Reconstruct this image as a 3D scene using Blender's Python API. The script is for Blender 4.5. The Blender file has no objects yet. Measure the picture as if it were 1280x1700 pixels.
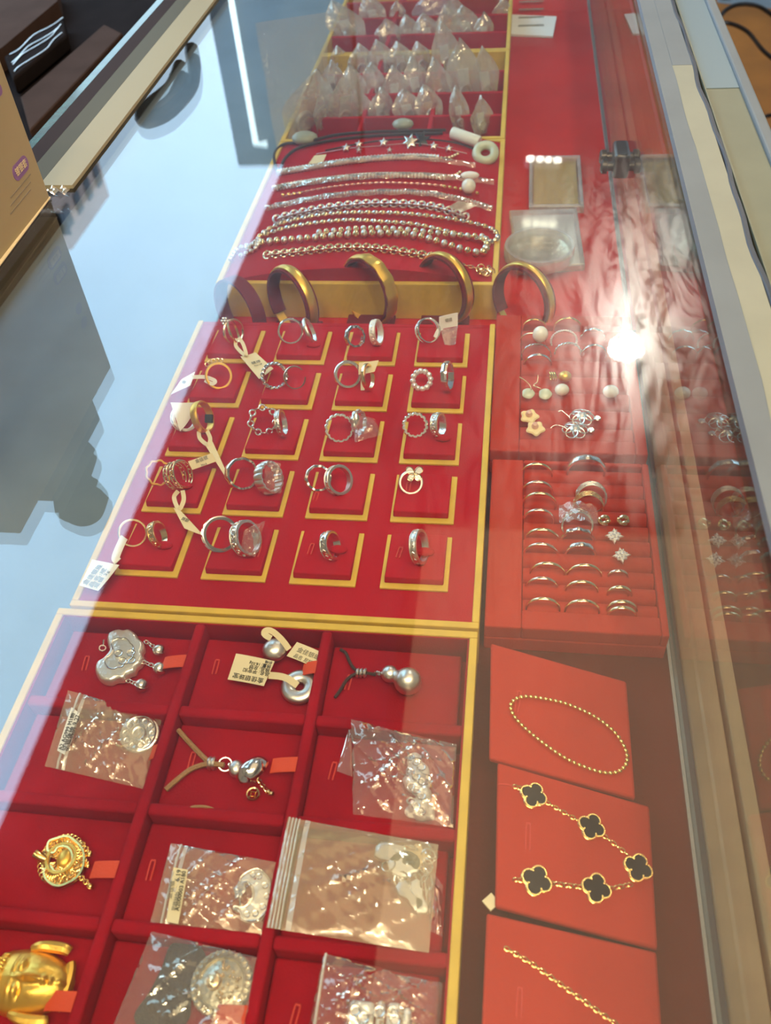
import bpy, math, random
import numpy as np
random.seed(7); rng = np.random.RandomState(7)
V = lambda *a: np.array(a, float)
def nrm(v): v = np.asarray(v, float); return v / (np.linalg.norm(v) + 1e-12)
sc = bpy.context.scene
COL = sc.collection
PI = math.pi

# ------------------------------------------------------------------ camera
CR = np.array([[0.9910401142, 0.1165994698, -0.0651464168],
               [0.0399931852, -0.7244280110, -0.6881893649],
               [-0.1274364042, 0.6794178541, -0.7226004030]])     # right, down, forward
CC = V(0.1299140515, -0.3181850492, 0.4052000530)
FPX = 1450.15
from mathutils import Matrix, Vector
cam_d = bpy.data.cameras.new('camera'); cam = bpy.data.objects.new('camera', cam_d); COL.objects.link(cam)
m = Matrix.Identity(4)
for i in range(3):
    m[i][0] = CR[0][i]; m[i][1] = -CR[1][i]; m[i][2] = -CR[2][i]; m[i][3] = CC[i]
cam.matrix_world = m
cam_d.sensor_fit = 'VERTICAL'; cam_d.sensor_height = 36.0; cam_d.lens = FPX / 1700 * 36.0
cam_d.clip_start = 0.01; cam_d.clip_end = 300
cam_d.dof.use_dof = True; cam_d.dof.focus_distance = 0.56; cam_d.dof.aperture_fstop = 12
sc.camera = cam

# ------------------------------------------------------------------ exposure, sky, lights
vs = sc.view_settings
vs.view_transform = 'Standard'; vs.look = 'None'; vs.gamma = 1.0; vs.exposure = 0.0; vs.use_curve_mapping = False
sc.cycles.transparent_max_bounces = 40
sc.cycles.sample_clamp_indirect = 6.0
sc.cycles.use_denoising = True
SKY_LOW, SKY_HIGH = (1.75, 2.35, 2.9), (3.0, 5.0, 7.2)
PANEL = (0.95, 0.66, 0.40)
PANEL_W = (4.3, 3.45, 2.35)
SPOT_E = 330.0
w = bpy.data.worlds.new('sky'); sc.world = w; w.use_nodes = True
nt = w.node_tree; bg = nt.nodes['Background']
tc = nt.nodes.new('ShaderNodeTexCoord'); sx = nt.nodes.new('ShaderNodeSeparateXYZ'); rp = nt.nodes.new('ShaderNodeValToRGB')
nt.links.new(tc.outputs['Generated'], sx.inputs[0])
ns = nt.nodes.new('ShaderNodeTexNoise'); ns.inputs['Scale'].default_value = 2.2; ns.inputs['Detail'].default_value = 5
nt.links.new(tc.outputs['Generated'], ns.inputs['Vector'])
ma = nt.nodes.new('ShaderNodeMath'); ma.operation = 'MULTIPLY_ADD'; ma.inputs[1].default_value = 0.22; ma.inputs[2].default_value = -0.11
nt.links.new(ns.outputs['Fac'], ma.inputs[0])
ad = nt.nodes.new('ShaderNodeMath'); ad.operation = 'ADD'
nt.links.new(sx.outputs['Z'], ad.inputs[0]); nt.links.new(ma.outputs[0], ad.inputs[1])
nt.links.new(ad.outputs[0], rp.inputs[0]); nt.links.new(rp.outputs[0], bg.inputs[0])
rp.color_ramp.elements[0].position = 0.30; rp.color_ramp.elements[0].color = (*SKY_LOW, 1)
rp.color_ramp.elements[1].position = 0.85; rp.color_ramp.elements[1].color = (*SKY_HIGH, 1)
def area(name, loc, size, power, color, aim=None):
    l = bpy.data.lights.new(name, 'AREA'); l.energy = power; l.color = color; l.shape = 'RECTANGLE'; l.size, l.size_y = size
    o = bpy.data.objects.new(name, l); COL.objects.link(o); o.location = loc
    if aim is not None: o.rotation_euler = (Vector(aim) - Vector(loc)).to_track_quat('-Z', 'Y').to_euler()
    return o
# unseen warm lights added over and behind the viewer for sparkle on metal (outside the mirrored view)
for i, (x, y, e) in enumerate([(0.55, -0.75, 5.5), (-0.05, -0.95, 5), (0.9, -0.35, 4.5), (0.25, -0.45, 3.0), (-0.55, -0.6, 3.5)]):
    area('spot_lamp', (x, y, 1.74), (0.09, 0.09), e, (1.0, 0.80, 0.56), (0.05, 0.15, 0))

# ------------------------------------------------------------------ pixel -> place helpers
def ray(px, py): return nrm(V((px - 640) / FPX, (py - 850) / FPX, 1) @ CR)
def at(px, py, z=0.0):
    d = ray(px, py); return CC + d * ((z - CC[2]) / d[2])
def aty(px, py, y):
    d = ray(px, py); return CC + d * ((y - CC[1]) / d[1])
def atx(px, py, x):
    d = ray(px, py); return CC + d * ((x - CC[0]) / d[0])
ZG = 0.14
def mirror(px, py, H=None, dist=None, y=None):
    P = at(px, py, ZG); r = ray(px, py) * V(1, 1, -1)
    if H is not None: return P + r * ((H - ZG) / r[2])
    if y is not None: return P + r * ((y - P[1]) / r[1])
    return P + r * dist
def pxsize(n, P): return n * np.dot(P - CC, CR[2]) / FPX

# ------------------------------------------------------------------ materials
def mat(name, color=(.8, .8, .8), rough=.5, metal=0., bump=None, sheen=0., spec=.5, noise=None, coat=0., emit=None, weave=None):
    """bump=(scale,strength,dist) noise=(scale, amount) colour variation"""
    M = bpy.data.materials.new(name); M.use_nodes = True
    n = M.node_tree.nodes; L = M.node_tree.links; b = n['Principled BSDF']
    b.inputs['Base Color'].default_value = (*color, 1); b.inputs['Roughness'].default_value = rough
    b.inputs['Metallic'].default_value = metal; b.inputs['Specular IOR Level'].default_value = spec
    if sheen:
        b.inputs['Sheen Weight'].default_value = sheen; b.inputs['Sheen Roughness'].default_value = .4
        b.inputs['Sheen Tint'].default_value = (min(1, color[0] * 1.6), color[1] * 2 + .02, color[2] * 2 + .02, 1)
    if coat: b.inputs['Coat Weight'].default_value = coat
    if emit: b.inputs['Emission Color'].default_value = (*emit[0], 1); b.inputs['Emission Strength'].default_value = emit[1]
    if bump or noise:
        co = n.new('ShaderNodeTexCoord')
    if noise:
        t = n.new('ShaderNodeTexNoise'); t.inputs['Scale'].default_value = noise[0]; t.inputs['Detail'].default_value = 4
        L.new(co.outputs['Object'], t.inputs['Vector'])
        r = n.new('ShaderNodeMapRange'); r.inputs[1].default_value = .3; r.inputs[2].default_value = .7
        r.inputs[3].default_value = 1 - noise[1]; r.inputs[4].default_value = 1 + noise[1] * .6
        L.new(t.outputs['Fac'], r.inputs[0])
        mx = n.new('ShaderNodeVectorMath'); mx.operation = 'SCALE'; mx.inputs[0].default_value = color
        L.new(r.outputs[0], mx.inputs['Scale']); L.new(mx.outputs[0], b.inputs['Base Color'])
    if bump:
        t = n.new('ShaderNodeTexNoise'); t.inputs['Scale'].default_value = bump[0]; t.inputs['Detail'].default_value = 3
        L.new(co.outputs['Object'], t.inputs['Vector'])
        bp = n.new('ShaderNodeBump'); bp.inputs['Strength'].default_value = bump[1]; bp.inputs['Distance'].default_value = bump[2]
        L.new(t.outputs['Fac'], bp.inputs['Height']); L.new(bp.outputs[0], b.inputs['Normal'])
    return M
def plastic(name, haze=.10, gloss=.10, rough=.08, tint=(1, 1, 1), bump=(90, .5, .004), hcol=(.9, .88, .84)):
    """thin clear film: see-through, a little milky, glossy with crinkles"""
    M = bpy.data.materials.new(name); M.use_nodes = True
    n = M.node_tree.nodes; L = M.node_tree.links; n.remove(n['Principled BSDF']); out = n['Material Output']
    tr = n.new('ShaderNodeBsdfTransparent'); tr.inputs[0].default_value = (*tint, 1)
    gl = n.new('ShaderNodeBsdfGlossy'); gl.inputs['Roughness'].default_value = rough; gl.inputs[0].default_value = (1, .93, .80, 1)
    df = n.new('ShaderNodeBsdfDiffuse'); df.inputs[0].default_value = (*hcol, 1)
    co = n.new('ShaderNodeTexCoord'); t = n.new('ShaderNodeTexNoise'); t.inputs['Scale'].default_value = bump[0]; t.inputs['Detail'].default_value = 2; t.inputs['Distortion'].default_value = 1.2
    L.new(co.outputs['Object'], t.inputs['Vector'])
    bp = n.new('ShaderNodeBump'); bp.inputs['Strength'].default_value = bump[1]; bp.inputs['Distance'].default_value = bump[2]
    L.new(t.outputs['Fac'], bp.inputs['Height']); L.new(bp.outputs[0], gl.inputs['Normal'])
    lw = n.new('ShaderNodeLayerWeight'); lw.inputs[0].default_value = .25; L.new(bp.outputs[0], lw.inputs['Normal'])
    mr = n.new('ShaderNodeMapRange'); mr.inputs[3].default_value = gloss; mr.inputs[4].default_value = .75
    L.new(lw.outputs['Fresnel'], mr.inputs[0])
    m1 = n.new('ShaderNodeMixShader'); m1.inputs[0].default_value = haze; L.new(tr.outputs[0], m1.inputs[1]); L.new(df.outputs[0], m1.inputs[2])
    m2 = n.new('ShaderNodeMixShader'); L.new(mr.outputs[0], m2.inputs[0]); L.new(m1.outputs[0], m2.inputs[1]); L.new(gl.outputs[0], m2.inputs[2])
    L.new(m2.outputs[0], out.inputs[0]); return M
def glass(name, tint=(.96, .985, .97), smudge=.0, smudge_c=(.172, -.440, .99), n_g=1.52):
    """flat pane: Fresnel mirror over clear, with a faint greasy-smudge lobe"""
    M = bpy.data.materials.new(name); M.use_nodes = True
    n = M.node_tree.nodes; L = M.node_tree.links; n.remove(n['Principled BSDF']); out = n['Material Output']
    tr = n.new('ShaderNodeBsdfTransparent'); tr.inputs[0].default_value = (*tint, 1)
    gl = n.new('ShaderNodeBsdfGlossy'); gl.inputs['Roughness'].default_value = 0; gl.inputs[0].default_value = (1, 1, 1, 1)
    g = n.new('ShaderNodeNewGeometry'); ior = n.new('ShaderNodeMapRange')
    ior.inputs[3].default_value = n_g; ior.inputs[4].default_value = 1 / n_g
    L.new(g.outputs['Backfacing'], ior.inputs[0])
    fr = n.new('ShaderNodeFresnel'); L.new(ior.outputs[0], fr.inputs[0])
    src = gl
    if smudge:
        g2 = n.new('ShaderNodeBsdfGlossy'); g2.inputs['Roughness'].default_value = .33; g2.inputs[0].default_value = (1, .97, .9, 1)
        g3 = n.new('ShaderNodeBsdfGlossy'); g3.inputs['Roughness'].default_value = .21
        co = n.new('ShaderNodeTexCoord')
        mp = n.new('ShaderNodeMapping'); mp.inputs['Scale'].default_value = (70, 22, 1); mp.inputs['Rotation'].default_value = (0, 0, .9)
        L.new(co.outputs['Object'], mp.inputs[0])
        t = n.new('ShaderNodeTexNoise'); t.inputs['Scale'].default_value = 1; t.inputs['Detail'].default_value = 7; t.inputs['Roughness'].default_value = .72; t.inputs['Distortion'].default_value = 1.6
        L.new(mp.outputs[0], t.inputs['Vector'])
        r = n.new('ShaderNodeMapRange'); r.inputs[1].default_value = .44; r.inputs[2].default_value = .66; r.inputs[3].default_value = smudge * .12; r.inputs[4].default_value = smudge * 2.2
        L.new(t.outputs['Fac'], r.inputs[0])
        # greasy hand-marked patch around the middle right of the pane
        ds = n.new('ShaderNodeVectorMath'); ds.operation = 'DISTANCE'; ds.inputs[1].default_value = smudge_c; L.new(co.outputs['Object'], ds.inputs[0])
        fo = n.new('ShaderNodeMapRange'); fo.interpolation_type = 'SMOOTHSTEP'; fo.inputs[1].default_value = .06; fo.inputs[2].default_value = .25; fo.inputs[3].default_value = 1; fo.inputs[4].default_value = .03
        L.new(ds.outputs['Value'], fo.inputs[0])
        mu = n.new('ShaderNodeMath'); mu.operation = 'MULTIPLY'; mu.use_clamp = True; L.new(r.outputs[0], mu.inputs[0]); L.new(fo.outputs[0], mu.inputs[1])
        mm = n.new('ShaderNodeMixShader'); mm.inputs[0].default_value = .5; L.new(g2.outputs[0], mm.inputs[1]); L.new(g3.outputs[0], mm.inputs[2])
        ms = n.new('ShaderNodeMixShader'); L.new(mu.outputs[0], ms.inputs[0]); L.new(gl.outputs[0], ms.inputs[1]); L.new(mm.outputs[0], ms.inputs[2])
        src = ms
    mx = n.new('ShaderNodeMixShader'); L.new(fr.outputs[0], mx.inputs[0]); L.new(tr.outputs[0], mx.inputs[1]); L.new(src.outputs[0], mx.inputs[2])
    L.new(mx.outputs[0], out.inputs[0]); return M

M = dict(
    velvet=mat('red_velvet', (.44, .008, .019), .95, bump=(900, .35, .0006), sheen=.25, spec=.1, noise=(14, .16)),
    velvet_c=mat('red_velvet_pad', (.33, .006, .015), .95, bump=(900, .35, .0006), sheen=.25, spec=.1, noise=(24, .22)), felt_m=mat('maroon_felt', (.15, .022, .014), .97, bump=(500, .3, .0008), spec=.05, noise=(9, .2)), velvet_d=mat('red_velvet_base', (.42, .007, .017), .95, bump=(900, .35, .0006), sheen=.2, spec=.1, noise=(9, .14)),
    velvet_o=mat('orange_red_velvet', (.50, .040, .022), .95, bump=(900, .3, .0006), sheen=.25, spec=.1, noise=(12, .1)),
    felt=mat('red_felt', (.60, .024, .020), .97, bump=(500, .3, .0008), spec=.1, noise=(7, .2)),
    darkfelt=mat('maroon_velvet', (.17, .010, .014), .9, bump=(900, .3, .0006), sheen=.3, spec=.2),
    yellow=mat('yellow_card', (.70, .46, .060), .6, noise=(60, .12), bump=(300, .1, .0005)),
    tab=mat('orange_ribbon', (.66, .060, .008), .6, bump=(700, .4, .0005)),
    slot=mat('slot_ribbon', (.62, .05, .03), .7),
    silver=mat('silver', (.88, .86, .82), .17, 1., noise=(200, .06)),
    silver_m=mat('matte_silver', (.84, .81, .75), .36, 1., bump=(600, .12, .0006)),
    silver_r=mat('chased_silver', (.86, .83, .76), .27, 1., bump=(420, .32, .0010)),
    silver_w=mat('white_silver', (.93, .90, .82), .40, .6, bump=(380, .4, .0012)),
    gold=mat('gold', (1., .66, .22), .2, 1., noise=(120, .08)),
    gold_b=mat('bangle_gold', (1., .66, .13), .30, .82, noise=(90, .06)), gold_p=mat('pale_gold', (.95, .74, .42), .22, 1.),
    gold_m=mat('matte_gold', (.92, .56, .11), .38, .9, bump=(500, .2, .0008)),
    gold_foil=mat('gold_foil', (1., .74, .18), .4, 0., bump=(60, .1, .002)),
    rose=mat('rose_gold', (.95, .66, .50), .22, 1.),
    paper=mat('cream_paper', (.80, .68, .42), .7, noise=(40, .06)),
    paperw=mat('white_paper', (.86, .85, .82), .7),
    ink=mat('ink', (.03, .028, .025), .7),
    inkg=mat('grey_ink', (.25, .22, .16), .7),
    black=mat('black_plastic', (.012, .012, .013), .35),
    onyx=mat('onyx', (.012, .014, .016), .22, spec=.6),
    cord_d=mat('dark_cord', (.05, .028, .022), .7, bump=(900, .8, .001)),
    cord_t=mat('tan_cord', (.36, .20, .085), .65, bump=(900, .8, .001)),
    jade=mat('pale_jade', (.62, .66, .48), .25, spec=.6, noise=(70, .15), coat=.4),
    jade_g=mat('grey_jade', (.36, .38, .30), .3, noise=(70, .2)),
    jade_w=mat('white_jade', (.86, .88, .80), .25, coat=.5, noise=(80, .08)),
    silver_e=mat('engraved_silver', (.93, .91, .84), .33, .8, bump=(330, .45, .0010)), antique=mat('antique_silver', (.60, .54, .40), .34, 1., bump=(420, .4, .001)), led=mat('led_strip', (1, 1, 1), .5, emit=((1.0, .80, .55), 46.0)), pearl=mat('pearl', (.90, .86, .76), .18, coat=.8),
    cystone=mat('crystal', (.9, .86, .84), .08, .55, bump=(500, .4, .001)),
    shell=mat('shell', (.90, .72, .36), .35, bump=(150, .5, .002)),
    pink=mat('pink_bead', (.75, .42, .30), .3),
    white=mat('white_wax', (.88, .88, .86), .4),
    film=plastic('clear_film', .12, .09, .08, bump=(40, .25, .004)), film_k=plastic('cream_film', .31, .10, .14, hcol=(.78, .70, .46), bump=(25, .2, .004)), film_m=plastic('milky_film', .22, .09, .12, hcol=(.92, .82, .60), bump=(35, .25, .004)),
    film_s=plastic('bag_film', .34, .22, .12, bump=(60, .6, .005), hcol=(.90, .88, .88)),
    film_p=plastic('lilac_film', .35, .14, .12, hcol=(.62, .52, .68)),
    film_wrap=plastic('wrap_film', .12, .12, .06, bump=(120, .4, .003)),
    zip=plastic('zip_film', .45, .15, .15, hcol=(.92, .9, .88)),
    acryl=plastic('acrylic', .05, .10, .03, bump=(3, .02, .001)),
    acryl_e=plastic('acrylic_edge', .35, .25, .06, bump=(3, .02, .001), hcol=(.85, .85, .9)),
    glass_top=glass('glass_top', smudge=.9), glass_front=glass('glass_front', (.93, .96, .95), n_g=1.34),
    glass_edge=mat('green_glass_edge', (.03, .12, .10), .12, spec=.8, noise=(90, .5)),
    wood=mat('beige_wood', (.64, .46, .26), .55, noise=(30, .15)),
    cream_d=mat('cream_rail_board', (.35, .32, .205), .6, spec=.2), grey_d=mat('grey_rail', (.12, .125, .105), .9, spec=.08), mauve_d=mat('mauve_rail', (.045, .034, .034), .9, spec=.08), lip_d=mat('rail_lip', (.05, .065, .06), .8, spec=.15), cream=mat('cream_board', (.31, .325, .25), .5, noise=(25, .06)),
    greyb=mat('blue_grey_alloy', (.19, .225, .245), .6, .05, noise=(18, .08)),
    greyp=mat('grey_profile', (.40, .41, .38), .4, .2),
    mauve=mat('dark_mauve_strip', (.17, .13, .14), .5),
    seal=mat('dark_seal', (.05, .06, .08), .35),
    greenish=mat('cream_green_board', (.20, .215, .15), .5, noise=(20, .08)),
    dark=mat('dark_board', (.016, .012, .011), 1.0, noise=(20, .2), spec=.02), hookm=mat('smoky_plastic', (.06, .052, .055), .2, spec=.7), deckb=mat('grey_deck_board', (.15, .185, .205), .7, noise=(20, .1), spec=.2), matm=mat('dark_brown_mat', (.07, .045, .03), .95, spec=.1, noise=(9, .2)), tealb=mat('dark_teal_alloy', (.20, .28, .32), .4, .1),
    cabinet=mat('brown_cabinet', (.16, .085, .045), .5, noise=(15, .2)),
    brown=mat('brown_carton', (.060, .036, .027), 1.0, noise=(20, .15), spec=.03),
    carton=mat('gold_carton', (.385, .315, .165), .45, noise=(8, .08)),
    purple=mat('purple_print', (.24, .12, .32), .5),
    floor=mat('orange_floor', (.33, .115, .016), .6, noise=(6, .25), bump=(60, .1, .002)),
    cable=mat('black_cable', (.008, .008, .009), .4),
    ceil=mat('grey_ceiling', (.42, .42, .43), .8, noise=(3, .1)),
    wallm=mat('grey_wall', (.34, .32, .31), .8, noise=(3, .15)),
    street=mat('street_ground', (.28, .27, .25), .9, noise=(2, .2)),
    sign=mat('slate_signboard', (.10, .12, .14), .5, noise=(6, .2)),
    pinkwall=mat('pink_plaster', (.68, .44, .36), .8, noise=(.6, .2)),
    bluewall=mat('blue_band', (.28, .42, .58), .7), window=mat('window_dark', (.06, .07, .09), .2),
    panel=mat('lit_panel', (.8, .7, .6), .5, emit=(PANEL, 1.0)),
    bulb=mat('spot_bulb', (1, 1, 1), .5, emit=((1.0, .95, .85), SPOT_E)),
    panel_w=mat('white_lit_panel', (.8, .8, .78), .5, emit=(PANEL_W, 1.0)),
    bulb_s=mat('small_bulb', (1, 1, 1), .5, emit=((1.0, .95, .85), 14.0)),
    tube=mat('light_tube', (1, 1, 1), .5, emit=((.75, .95, 1.0), 3.2)),
    metal=mat('dark_hinge_metal', (.16, .14, .13), .35, .8), metal_b=mat('bright_trim', (.72, .74, .70), .25, .9),
)

# ------------------------------------------------------------------ mesh builder
def frame_of(n, up=(0, 0, 1)):
    n = nrm(n); u = np.cross(up, n)
    if np.linalg.norm(u) < 1e-4: u = V(1, 0, 0)
    u = nrm(u); return u, np.cross(n, u), n
class MB:
    def __init__(s): s.v = []; s.f = []
    def add(s, vs_, fs):
        o = len(s.v); s.v += [tuple(map(float, p)) for p in vs_]; s.f += [tuple(i + o for i in q) for q in fs]; return s
    def hexa(s, b, t):            # four bottom, four top corners
        return s.add(list(b) + list(t), [(3, 2, 1, 0), (4, 5, 6, 7), (0, 1, 5, 4), (1, 2, 6, 5), (2, 3, 7, 6), (3, 0, 4, 7)])
    def box(s, x0, x1, y0, y1, z0, z1):
        return s.hexa([(x0, y0, z0), (x1, y0, z0), (x1, y1, z0), (x0, y1, z0)], [(x0, y0, z1), (x1, y0, z1), (x1, y1, z1), (x0, y1, z1)])
    def obox(s, c, u, v, w_, a, b, h):
        c = np.asarray(c); u, v, w_ = map(np.asarray, (u, v, w_))
        q = [c + u * i * a / 2 + v * j * b / 2 for i, j in ((-1, -1), (1, -1), (1, 1), (-1, 1))]
        return s.hexa([p - w_ * h / 2 for p in q], [p + w_ * h / 2 for p in q])
    def tube(s, path, r, n=8, closed=False, flat=1.0, up=(0, 0, 1)):
        P = [np.asarray(p, float) for p in path]; N = len(P); vs_ = []; fs = []
        for i, p in enumerate(P):
            a = P[(i - 1) % N] if (closed or i > 0) else p; b = P[(i + 1) % N] if (closed or i < N - 1) else p
            u, v, t = frame_of(b - a, up)
            ri = r(i / max(1, N - 1)) if callable(r) else r
            for k in range(n):
                an = 2 * PI * k / n; vs_.append(p + u * math.cos(an) * ri + v * math.sin(an) * ri * flat)
        M_ = N if closed else N - 1
        for i in range(M_):
            j = (i + 1) % N
            for k in range(n): k2 = (k + 1) % n; fs.append((i * n + k, i * n + k2, j * n + k2, j * n + k))
        if not closed: fs.append(tuple(range(n))[::-1]); fs.append(tuple((N - 1) * n + k for k in range(n)))
        return s.add(vs_, fs)
    def sphere(s, c, r, nu=12, nv=8, sc_=(1, 1, 1), ax=None):
        c = np.asarray(c, float); u, v, w_ = ax if ax is not None else (V(1, 0, 0), V(0, 1, 0), V(0, 0, 1)); vs_ = []; fs = []
        for j in range(nv + 1):
            th = PI * j / nv
            for i in range(nu):
                ph = 2 * PI * i / nu
                vs_.append(c + r * (u * sc_[0] * math.sin(th) * math.cos(ph) + v * sc_[1] * math.sin(th) * math.sin(ph) + w_ * sc_[2] * math.cos(th)))
        for j in range(nv):
            for i in range(nu): i2 = (i + 1) % nu; fs.append((j * nu + i, (j + 1) * nu + i, (j + 1) * nu + i2, j * nu + i2))
        return s.add(vs_, fs)
    def band(s, c, n, R, prof, N=48, a0=0, a1=2 * PI, mod=None, up=(0, 0, 1)):
        """sweep profile [(radial, axial)...] round axis n; mod(angle)->(radial scale, axial scale, radial shift)"""
        u, v, n = frame_of(n, up); c = np.asarray(c, float); k = len(prof); closed = abs(a1 - a0 - 2 * PI) < 1e-6
        cnt = N if closed else N + 1; vs_ = []; fs = []
        for i in range(cnt):
            a = a0 + (a1 - a0) * i / N; d = u * math.cos(a) + v * math.sin(a)
            q = mod(a) if mod else (1, 1, 0)
            for (pr, pa) in prof: vs_.append(c + d * (R + pr * q[0] + q[2]) + n * pa * q[1])
        for i in range(N):
            j = (i + 1) % cnt
            for t in range(k): t2 = (t + 1) % k; fs.append((i * k + t, j * k + t, j * k + t2, i * k + t2))
        if not closed: fs.append(tuple(range(k))); fs.append(tuple((cnt - 1) * k + t for t in range(k))[::-1])
        return s.add(vs_, fs)
    def torus(s, c, n, R, r, N=20, k=8, flat=1.0): 
        return s.band(c, n, R, [(r * math.cos(2 * PI * t / k), r * flat * math.sin(2 * PI * t / k)) for t in range(k)], N)
    def lathe(s, c, n, prof, N=24, a0=0):
        """prof [(radius, along)]"""
        u, v, n = frame_of(n); c = np.asarray(c, float); vs_ = []; fs = []; k = len(prof)
        for i in range(N):
            a = 2 * PI * i / N + a0; d = u * math.cos(a) + v * math.sin(a)
            for r, h in prof: vs_.append(c + d * r + n * h)
        for i in range(N):
            j = (i + 1) % N
            for t in range(k - 1): fs.append((i * k + t, j * k + t, j * k + t + 1, i * k + t + 1))
        fs.append(tuple(i * k for i in range(N))[::-1]); fs.append(tuple(i * k + k - 1 for i in range(N)))
        return s.add(vs_, fs)
    def prism(s, out, c, u, v, w_, h, inset=0.0, dome=0.0):
        """outline (list of 2D) raised by h; top ring drawn in by inset, centre domed"""
        c = np.asarray(c, float); u, v, w_ = map(nrm, (u, v, w_)); n = len(out); o = np.asarray(out, float); g = o.mean(0)
        top = o + (g - o) / (np.linalg.norm(g - o, axis=1)[:, None] + 1e-9) * inset
        mid = g + (top - g) * .6
        P = [c + u * a + v * b for a, b in o] + [c + u * a + v * b + w_ * (h - inset * .8 if inset else h) for a, b in o]
        P += [c + u * a + v * b + w_ * h for a, b in top] + [c + u * a + v * b + w_ * (h + dome) for a, b in mid] + [c + u * g[0] + v * g[1] + w_ * (h + dome * 1.2)]
        fs = [tuple(range(n))[::-1]]
        for i in range(n):
            j = (i + 1) % n
            for a in range(3): fs.append((a * n + i, a * n + j, (a + 1) * n + j, (a + 1) * n + i))
            fs.append((3 * n + i, 3 * n + j, 4 * n))
        return s.add(P, fs)
    def puff(s, out, c, u, v, w_, h, e, base=.3, K=5):
        """outline raised to h with a rounded shoulder e wide (inset along the outline's own normals)"""
        o = np.asarray(out, float); n = len(o); d = np.roll(o, -1, 0) - np.roll(o, 1, 0); d /= np.linalg.norm(d, axis=1)[:, None] + 1e-12
        a = .5 * np.sum(o[:, 0] * np.roll(o[:, 1], -1) - o[:, 1] * np.roll(o[:, 0], -1)); nn = np.c_[-d[:, 1], d[:, 0]] * (1 if a > 0 else -1)
        for _ in range(max(2, n // 12)): nn = (np.roll(nn, 1, 0) + 2 * nn + np.roll(nn, -1, 0)) / 4
        c = np.asarray(c, float); u, v, w_ = map(nrm, (u, v, w_)); P = []
        rings = [(0, 0)] + [(e * (1 - math.cos(t)), h * base + h * (1 - base) * math.sin(t)) for t in np.linspace(0, PI / 2, K)]
        for ins, z in rings: P += [c + u * x + v * y + w_ * z for x, y in o + nn * ins]
        k = len(rings); fs = [tuple(range(n))[::-1], tuple((k - 1) * n + i for i in range(n))]
        for r in range(k - 1):
            for i in range(n): j = (i + 1) % n; fs.append((r * n + i, r * n + j, (r + 1) * n + j, (r + 1) * n + i))
        if a < 0: fs = [q[::-1] for q in fs]
        return s.add(P, fs)
    def grid(s, fn, nu, nv):
        vs_ = [fn(i / nu, j / nv) for j in range(nv + 1) for i in range(nu + 1)]; k = nu + 1
        return s.add(vs_, [(j * k + i, j * k + i + 1, (j + 1) * k + i + 1, (j + 1) * k + i) for j in range(nv) for i in range(nu)])
    def build(s, name, m_, parent=None, smooth=True, bevel=0.0, origin=None, ang=40, seg=2, world=None):
        P = np.array(s.v)
        if parent is not None: o = np.array(parent['_o'])
        elif origin is not None: o = np.asarray(origin, float)
        else: o = V((P[:, 0].min() + P[:, 0].max()) / 2, (P[:, 1].min() + P[:, 1].max()) / 2, P[:, 2].min())
        me = bpy.data.meshes.new(name); me.from_pydata((P - o).tolist(), [], s.f); me.update()
        if smooth:
            me.shade_smooth(); me.set_sharp_from_angle(angle=math.radians(ang))
        me.materials.append(m_)
        ob = bpy.data.objects.new(name, me); COL.objects.link(ob)
        ob['_o'] = o.tolist()
        if parent is not None: ob.parent = parent
        else: ob.location = o
        if bevel:
            b = ob.modifiers.new('bevel', 'BEVEL'); b.width = bevel; b.segments = seg; b.limit_method = 'ANGLE'; b.angle_limit = math.radians(50)
        return ob
def tag(o, label=None, cat=None, group=None, kind=None):
    if label: o['label'] = label
    if cat: o['category'] = cat
    if group: o['group'] = group
    if kind: o['kind'] = kind
    return o
def empty(name, loc, label=None, cat=None, group=None):
    o = bpy.data.objects.new(name, None); COL.objects.link(o); o.location = tuple(map(float, loc)); o['_o'] = [float(x) for x in loc]
    o.empty_display_size = .01
    return tag(o, label, cat, group)
def text(name, s, c, u, v, h, m_, parent, align='CENTER', depth=.00012, fit=None):
    """flat printed lettering: centre c, reading direction u, up v"""
    cu = bpy.data.curves.new(name, 'FONT'); cu.body = s; cu.size = h; cu.align_x = align; cu.align_y = 'CENTER'; cu.extrude = depth; cu.resolution_u = 2
    ob = bpy.data.objects.new(name, cu); COL.objects.link(ob)
    dg = bpy.context.evaluated_depsgraph_get(); me = bpy.data.meshes.new_from_object(ob.evaluated_get(dg)); bpy.data.objects.remove(ob)
    if fit:
        xs = [p.co[0] for p in me.vertices]; k_ = fit / max(1e-6, max(xs) - min(xs))
        ky = min(k_, 1.0) if k_ < 1 else min(k_, 1.15); me.transform(Matrix.Diagonal((k_, ky, 1, 1)))
    u = nrm(u); w_ = nrm(np.cross(u, v)); v = np.cross(w_, u); c = np.asarray(c, float) - np.array(parent['_o'])
    mw = Matrix(((u[0], v[0], w_[0], c[0]), (u[1], v[1], w_[1], c[1]), (u[2], v[2], w_[2], c[2]), (0, 0, 0, 1)))
    me.transform(mw); me.materials.clear(); me.materials.append(m_)
    o = bpy.data.objects.new(name, me); COL.objects.link(o); o.parent = parent; o['_o'] = parent['_o']; return o
def smoothpath(P, n=60, closed=False):
    P = [np.asarray(p, float) for p in P]; N = len(P); out = []; segs = N if closed else N - 1
    for i in range(segs):
        g = lambda k: P[k % N] if closed else P[min(max(k, 0), N - 1)]
        p0, p1, p2, p3 = g(i - 1), g(i), g(i + 1), g(i + 2); m_ = max(2, n // segs)
        for t in np.arange(m_) / m_:
            out.append(.5 * ((2 * p1) + (-p0 + p2) * t + (2 * p0 - 5 * p1 + 4 * p2 - p3) * t * t + (-p0 + 3 * p1 - 3 * p2 + p3) * t ** 3))
    if not closed: out.append(P[-1])
    return out
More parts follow.
